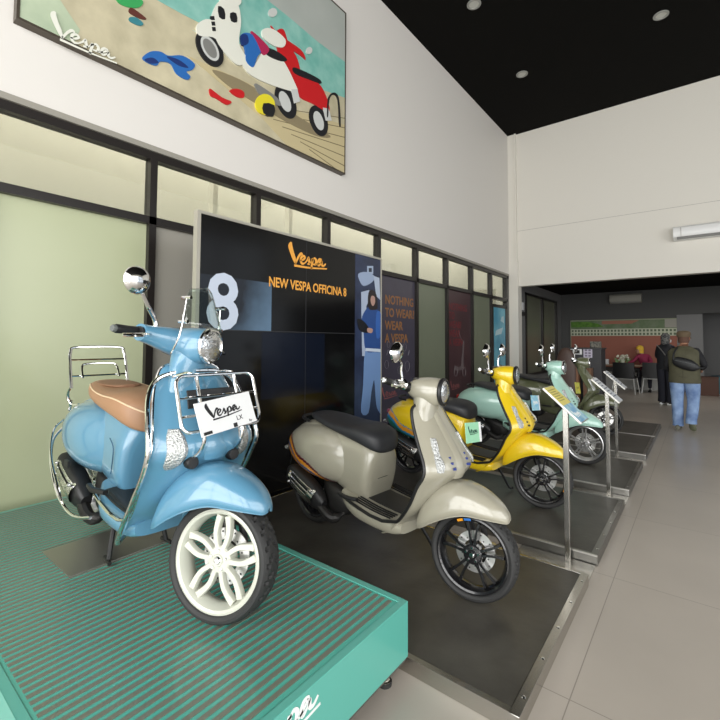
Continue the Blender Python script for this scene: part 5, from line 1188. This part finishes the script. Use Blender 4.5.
# sling bag: worn across the back
bg_ = empty('sling_bag', (p.x+.02, p.y-.17, 1.07), R(-6)); tag(bg_, 'black sling bag worn across the olive vest', 'bag')
rr = []
for u, hh, dd in catmull([(-.17, .02, .01), (-.15, .06, .03), (-.05, .092, .046), (.08, .088, .046), (.15, .05, .03), (.18, .015, .01)], 14):
    rr.append([(u, dd*math.cos(2*math.pi*i/16), hh*sgnpow(math.sin(2*math.pi*i/16), .8)-u*.28) for i in range(16)])
M_bag = mat('black_bag', rgb(28, 29, 31), .5)
MB().loft(rr).build('pouch', M_bag, bg_)
MB().tube([(-.15, -.02, .06), (-.15, .0, .15), (-.125, .055, .225), (-.095, .15, .275)], .013, 6, sub=10).build('strap', M_bag, bg_)
MB().tube([(.17, 0, -.05), (.21, .05, -.06), (.225, .12, -.04)], .013, 6, sub=8).build('strap', M_bag, bg_)
MB().tube([(-.13, -.038, .055), (0, -.046, .03), (.13, -.036, -.005)], .004, 6, sub=8).build('zip', mat('grey_zip', rgb(84, 88, 90), .4), bg_)

# person in dark clothes, standing, half hidden
p = at_z(667, 404.5, 0); t = empty('person', (p.x, p.y, 0), R(-25)); tag(t, 'person in dark clothes with grey patterned headscarf standing at the table', 'person')
M_navy = mat('navy_clothes', rgb(26, 27, 38), .85)
k_ = 1.0
J = dict(pel=(0, 0, .90, .13, .10), sp=(0, 0, 1.05, .13, .10), ch=(0, .0, 1.22, .145, .10), nb=(0, .01, 1.34, .08, .07), nk=(0, .02, 1.40, .05, .05), hd=(0, .03, 1.46, .05, .055),
         sl=(-.15, .0, 1.30, .062, .062), el=(-.205, .02, 1.08, .05, .05), wl=(-.12, .16, 1.0, .032, .032), sr=(.15, .0, 1.30, .062, .062), er=(.205, .02, 1.08, .05, .05), wr=(.12, .16, 1.0, .032, .032),
         hl=(-.085, 0, .84, .10, .10), kl=(-.085, .01, .47, .075, .075), al=(-.085, .0, .09, .045, .045), hr=(.085, 0, .84, .10, .10), kr=(.085, .01, .47, .075, .075), ar=(.085, .0, .09, .045, .045))
skin_body('body', J, E_, [M_skin, M_navy], lambda c: 0 if c.z > 1.37 else 1, t)
for a_ in (((-.12, .165, 1.0), (.3, .8, -.1), (-1, 0, 0), (0, .3, 1), .9), ((.12, .165, 1.0), (-.3, .8, -.1), (1, 0, 0), (0, .3, 1), .9)):
    hd = MB(); hand(hd, *a_); hd.build('hand', M_skin, t)
vloft([(.80, 0, 0, .175, .135), (.95, 0, 0, .172, .13), (1.15, 0, 0, .180, .13), (1.28, 0, 0, .185, .12), (1.36, 0, .01, .12, .08), (1.39, 0, .015, .07, .065)], 18).build('jacket', mat('black_jacket', rgb(30, 31, 36), .7), t)
tr_ = MB()
for s in (-1, 1): tr_.loft([vring(z, s*.088, 0, rx, ry, 20) for z, rx, ry in catmull([(.92, .095, .12), (.7, .095, .105), (.45, .085, .09), (.2, .085, .09), (.06, .092, .10)], 14)])
tr_.build('trousers', M_navy, t)
for s in (-1, 1):
    so = shoe(MB(), (s*.088, -.01, 0.012), (s*.15, 1, 0), .26).build('shoe', M_blackpl, t)
    shoe(MB(), (s*.088, -.01, 0.0), (s*.15, 1, 0), .27, h=.028).build('white_sole', M_inkwhite, so)
Mh, ho = head(t, (0, .035, 1.50), (.3, 1), M_skin, None, .95)
M_scarf = mat('grey_patterned_scarf', rgb(112, 112, 108), .85, noise=(26, .08, rgb(60, 60, 62)))
MB().loft([vring(z, cx, 0, rx, ry, 26, 2.1) for z, cx, rx, ry in catmull([(-.15, -.03, .075, .088), (-.10, -.03, .088, .088), (-.03, -.024, .093, .086), (.04, -.02, .103, .088), (.10, -.02, .084, .07), (.135, -.02, .03, .03), (.138, -.02, .005, .005)], 20)]).xf(Mh).build('headscarf', M_scarf, ho)
MB().loft([[(.07+.03*u_, y, z) for y, z in ((-.055, -.02), (.055, -.02), (.050, -.09), (-.050, -.09))] for u_ in (0, 1)]).xf(Mh).build('face_mask', mat('pale_mask', rgb(196, 200, 200), .7), ho, smooth=0, bevel=.01)
MB().tube([(-.13, -.11, 1.36), (.0, -.135, 1.22), (.13, -.13, 1.02), (.17, -.10, .92)], .011, 6, sub=12).build('bag_strap', mat('grey_strap', rgb(110, 108, 104), .6), t)

# person seated behind the table, leaning towards the bouquet
t = empty('person', (TX+.12, TY+.34, 0), R(0)); tag(t, 'seated person in maroon top and yellow headwear reaching towards the bouquet', 'person')
M_mar = mat('maroon_top', rgb(138, 40, 72), .8)
J = dict(pel=(.06, .14, .56, .13, .11), sp=(.04, .08, .72, .125, .10), ch=(.0, -.02, .94, .14, .10), nb=(-.04, -.05, 1.06, .08, .07), nk=(-.05, -.06, 1.11, .05, .05), hd=(-.07, -.07, 1.16, .05, .05),
         sl=(-.13, -.10, 1.02, .058, .058), el=(-.24, -.20, .86, .044, .044), wl=(-.38, -.24, .83, .030, .030), sr=(.12, .02, 1.02, .058, .058), er=(.20, -.10, .85, .046, .046), wr=(.08, -.24, .82, .030, .030),
         hl=(-.03, .10, .52, .10, .09), kl=(-.10, -.22, .50, .07, .07), al=(-.10, -.26, .09, .045, .045), hr=(.16, .10, .52, .10, .09), kr=(.16, -.22, .50, .07, .07), ar=(.16, -.26, .09, .045, .045))
skin_body('body', J, E_, [M_skin, M_mar, M_navy], lambda c: 0 if c.z > 1.085 else (1 if c.z > .60 else 2), t)
for a_ in (((-.385, -.242, .83), (-.9, -.2, -.1), (0, 0, 1), (0, -1, .1), .9), ((.075, -.245, .82), (-.9, -.2, -.1), (0, 0, 1), (0, -1, .1), .9)):
    hd = MB(); hand(hd, *a_); hd.build('hand', M_skin, t)
for s, c in ((-1, (-.10, -.27, 0)), (1, (.16, -.27, 0))): shoe(MB(), c, (0, -1, 0), .25).build('shoe', M_blackpl, t)
Mh, ho = head(t, (-.09, -.085, 1.20), (-.8, -.5), M_skin, None, .95)
MB().loft([vring(z, cx, 0, rx, ry, 26, 2.1) for z, cx, rx, ry in catmull([(-.10, -.035, .075, .08), (-.03, -.024, .093, .084), (.04, -.012, .106, .09), (.10, -.015, .086, .074), (.135, -.015, .03, .03), (.138, -.015, .005, .005)], 20)]).xf(Mh).build('headwear', mat('yellow_headwear', rgb(222, 180, 60), .8), ho)
st_ = empty('stool', (TX+.18, TY+.48, 0)); tag(st_, 'low dark stool under the person in the maroon top', 'stool')
MB().lathe([(0, .455), (.17, .455), (.18, .44), (.17, .42), (0, .42)], axis='z', n=24).build('seat', M_chairblk, st_)
for k2 in range(4):
    a = R(45+90*k2); MB().tube([(.12*math.cos(a), .12*math.sin(a), .42), (.16*math.cos(a), .16*math.sin(a), 0.0)], .012, 6).build('leg', M_chairleg, st_)
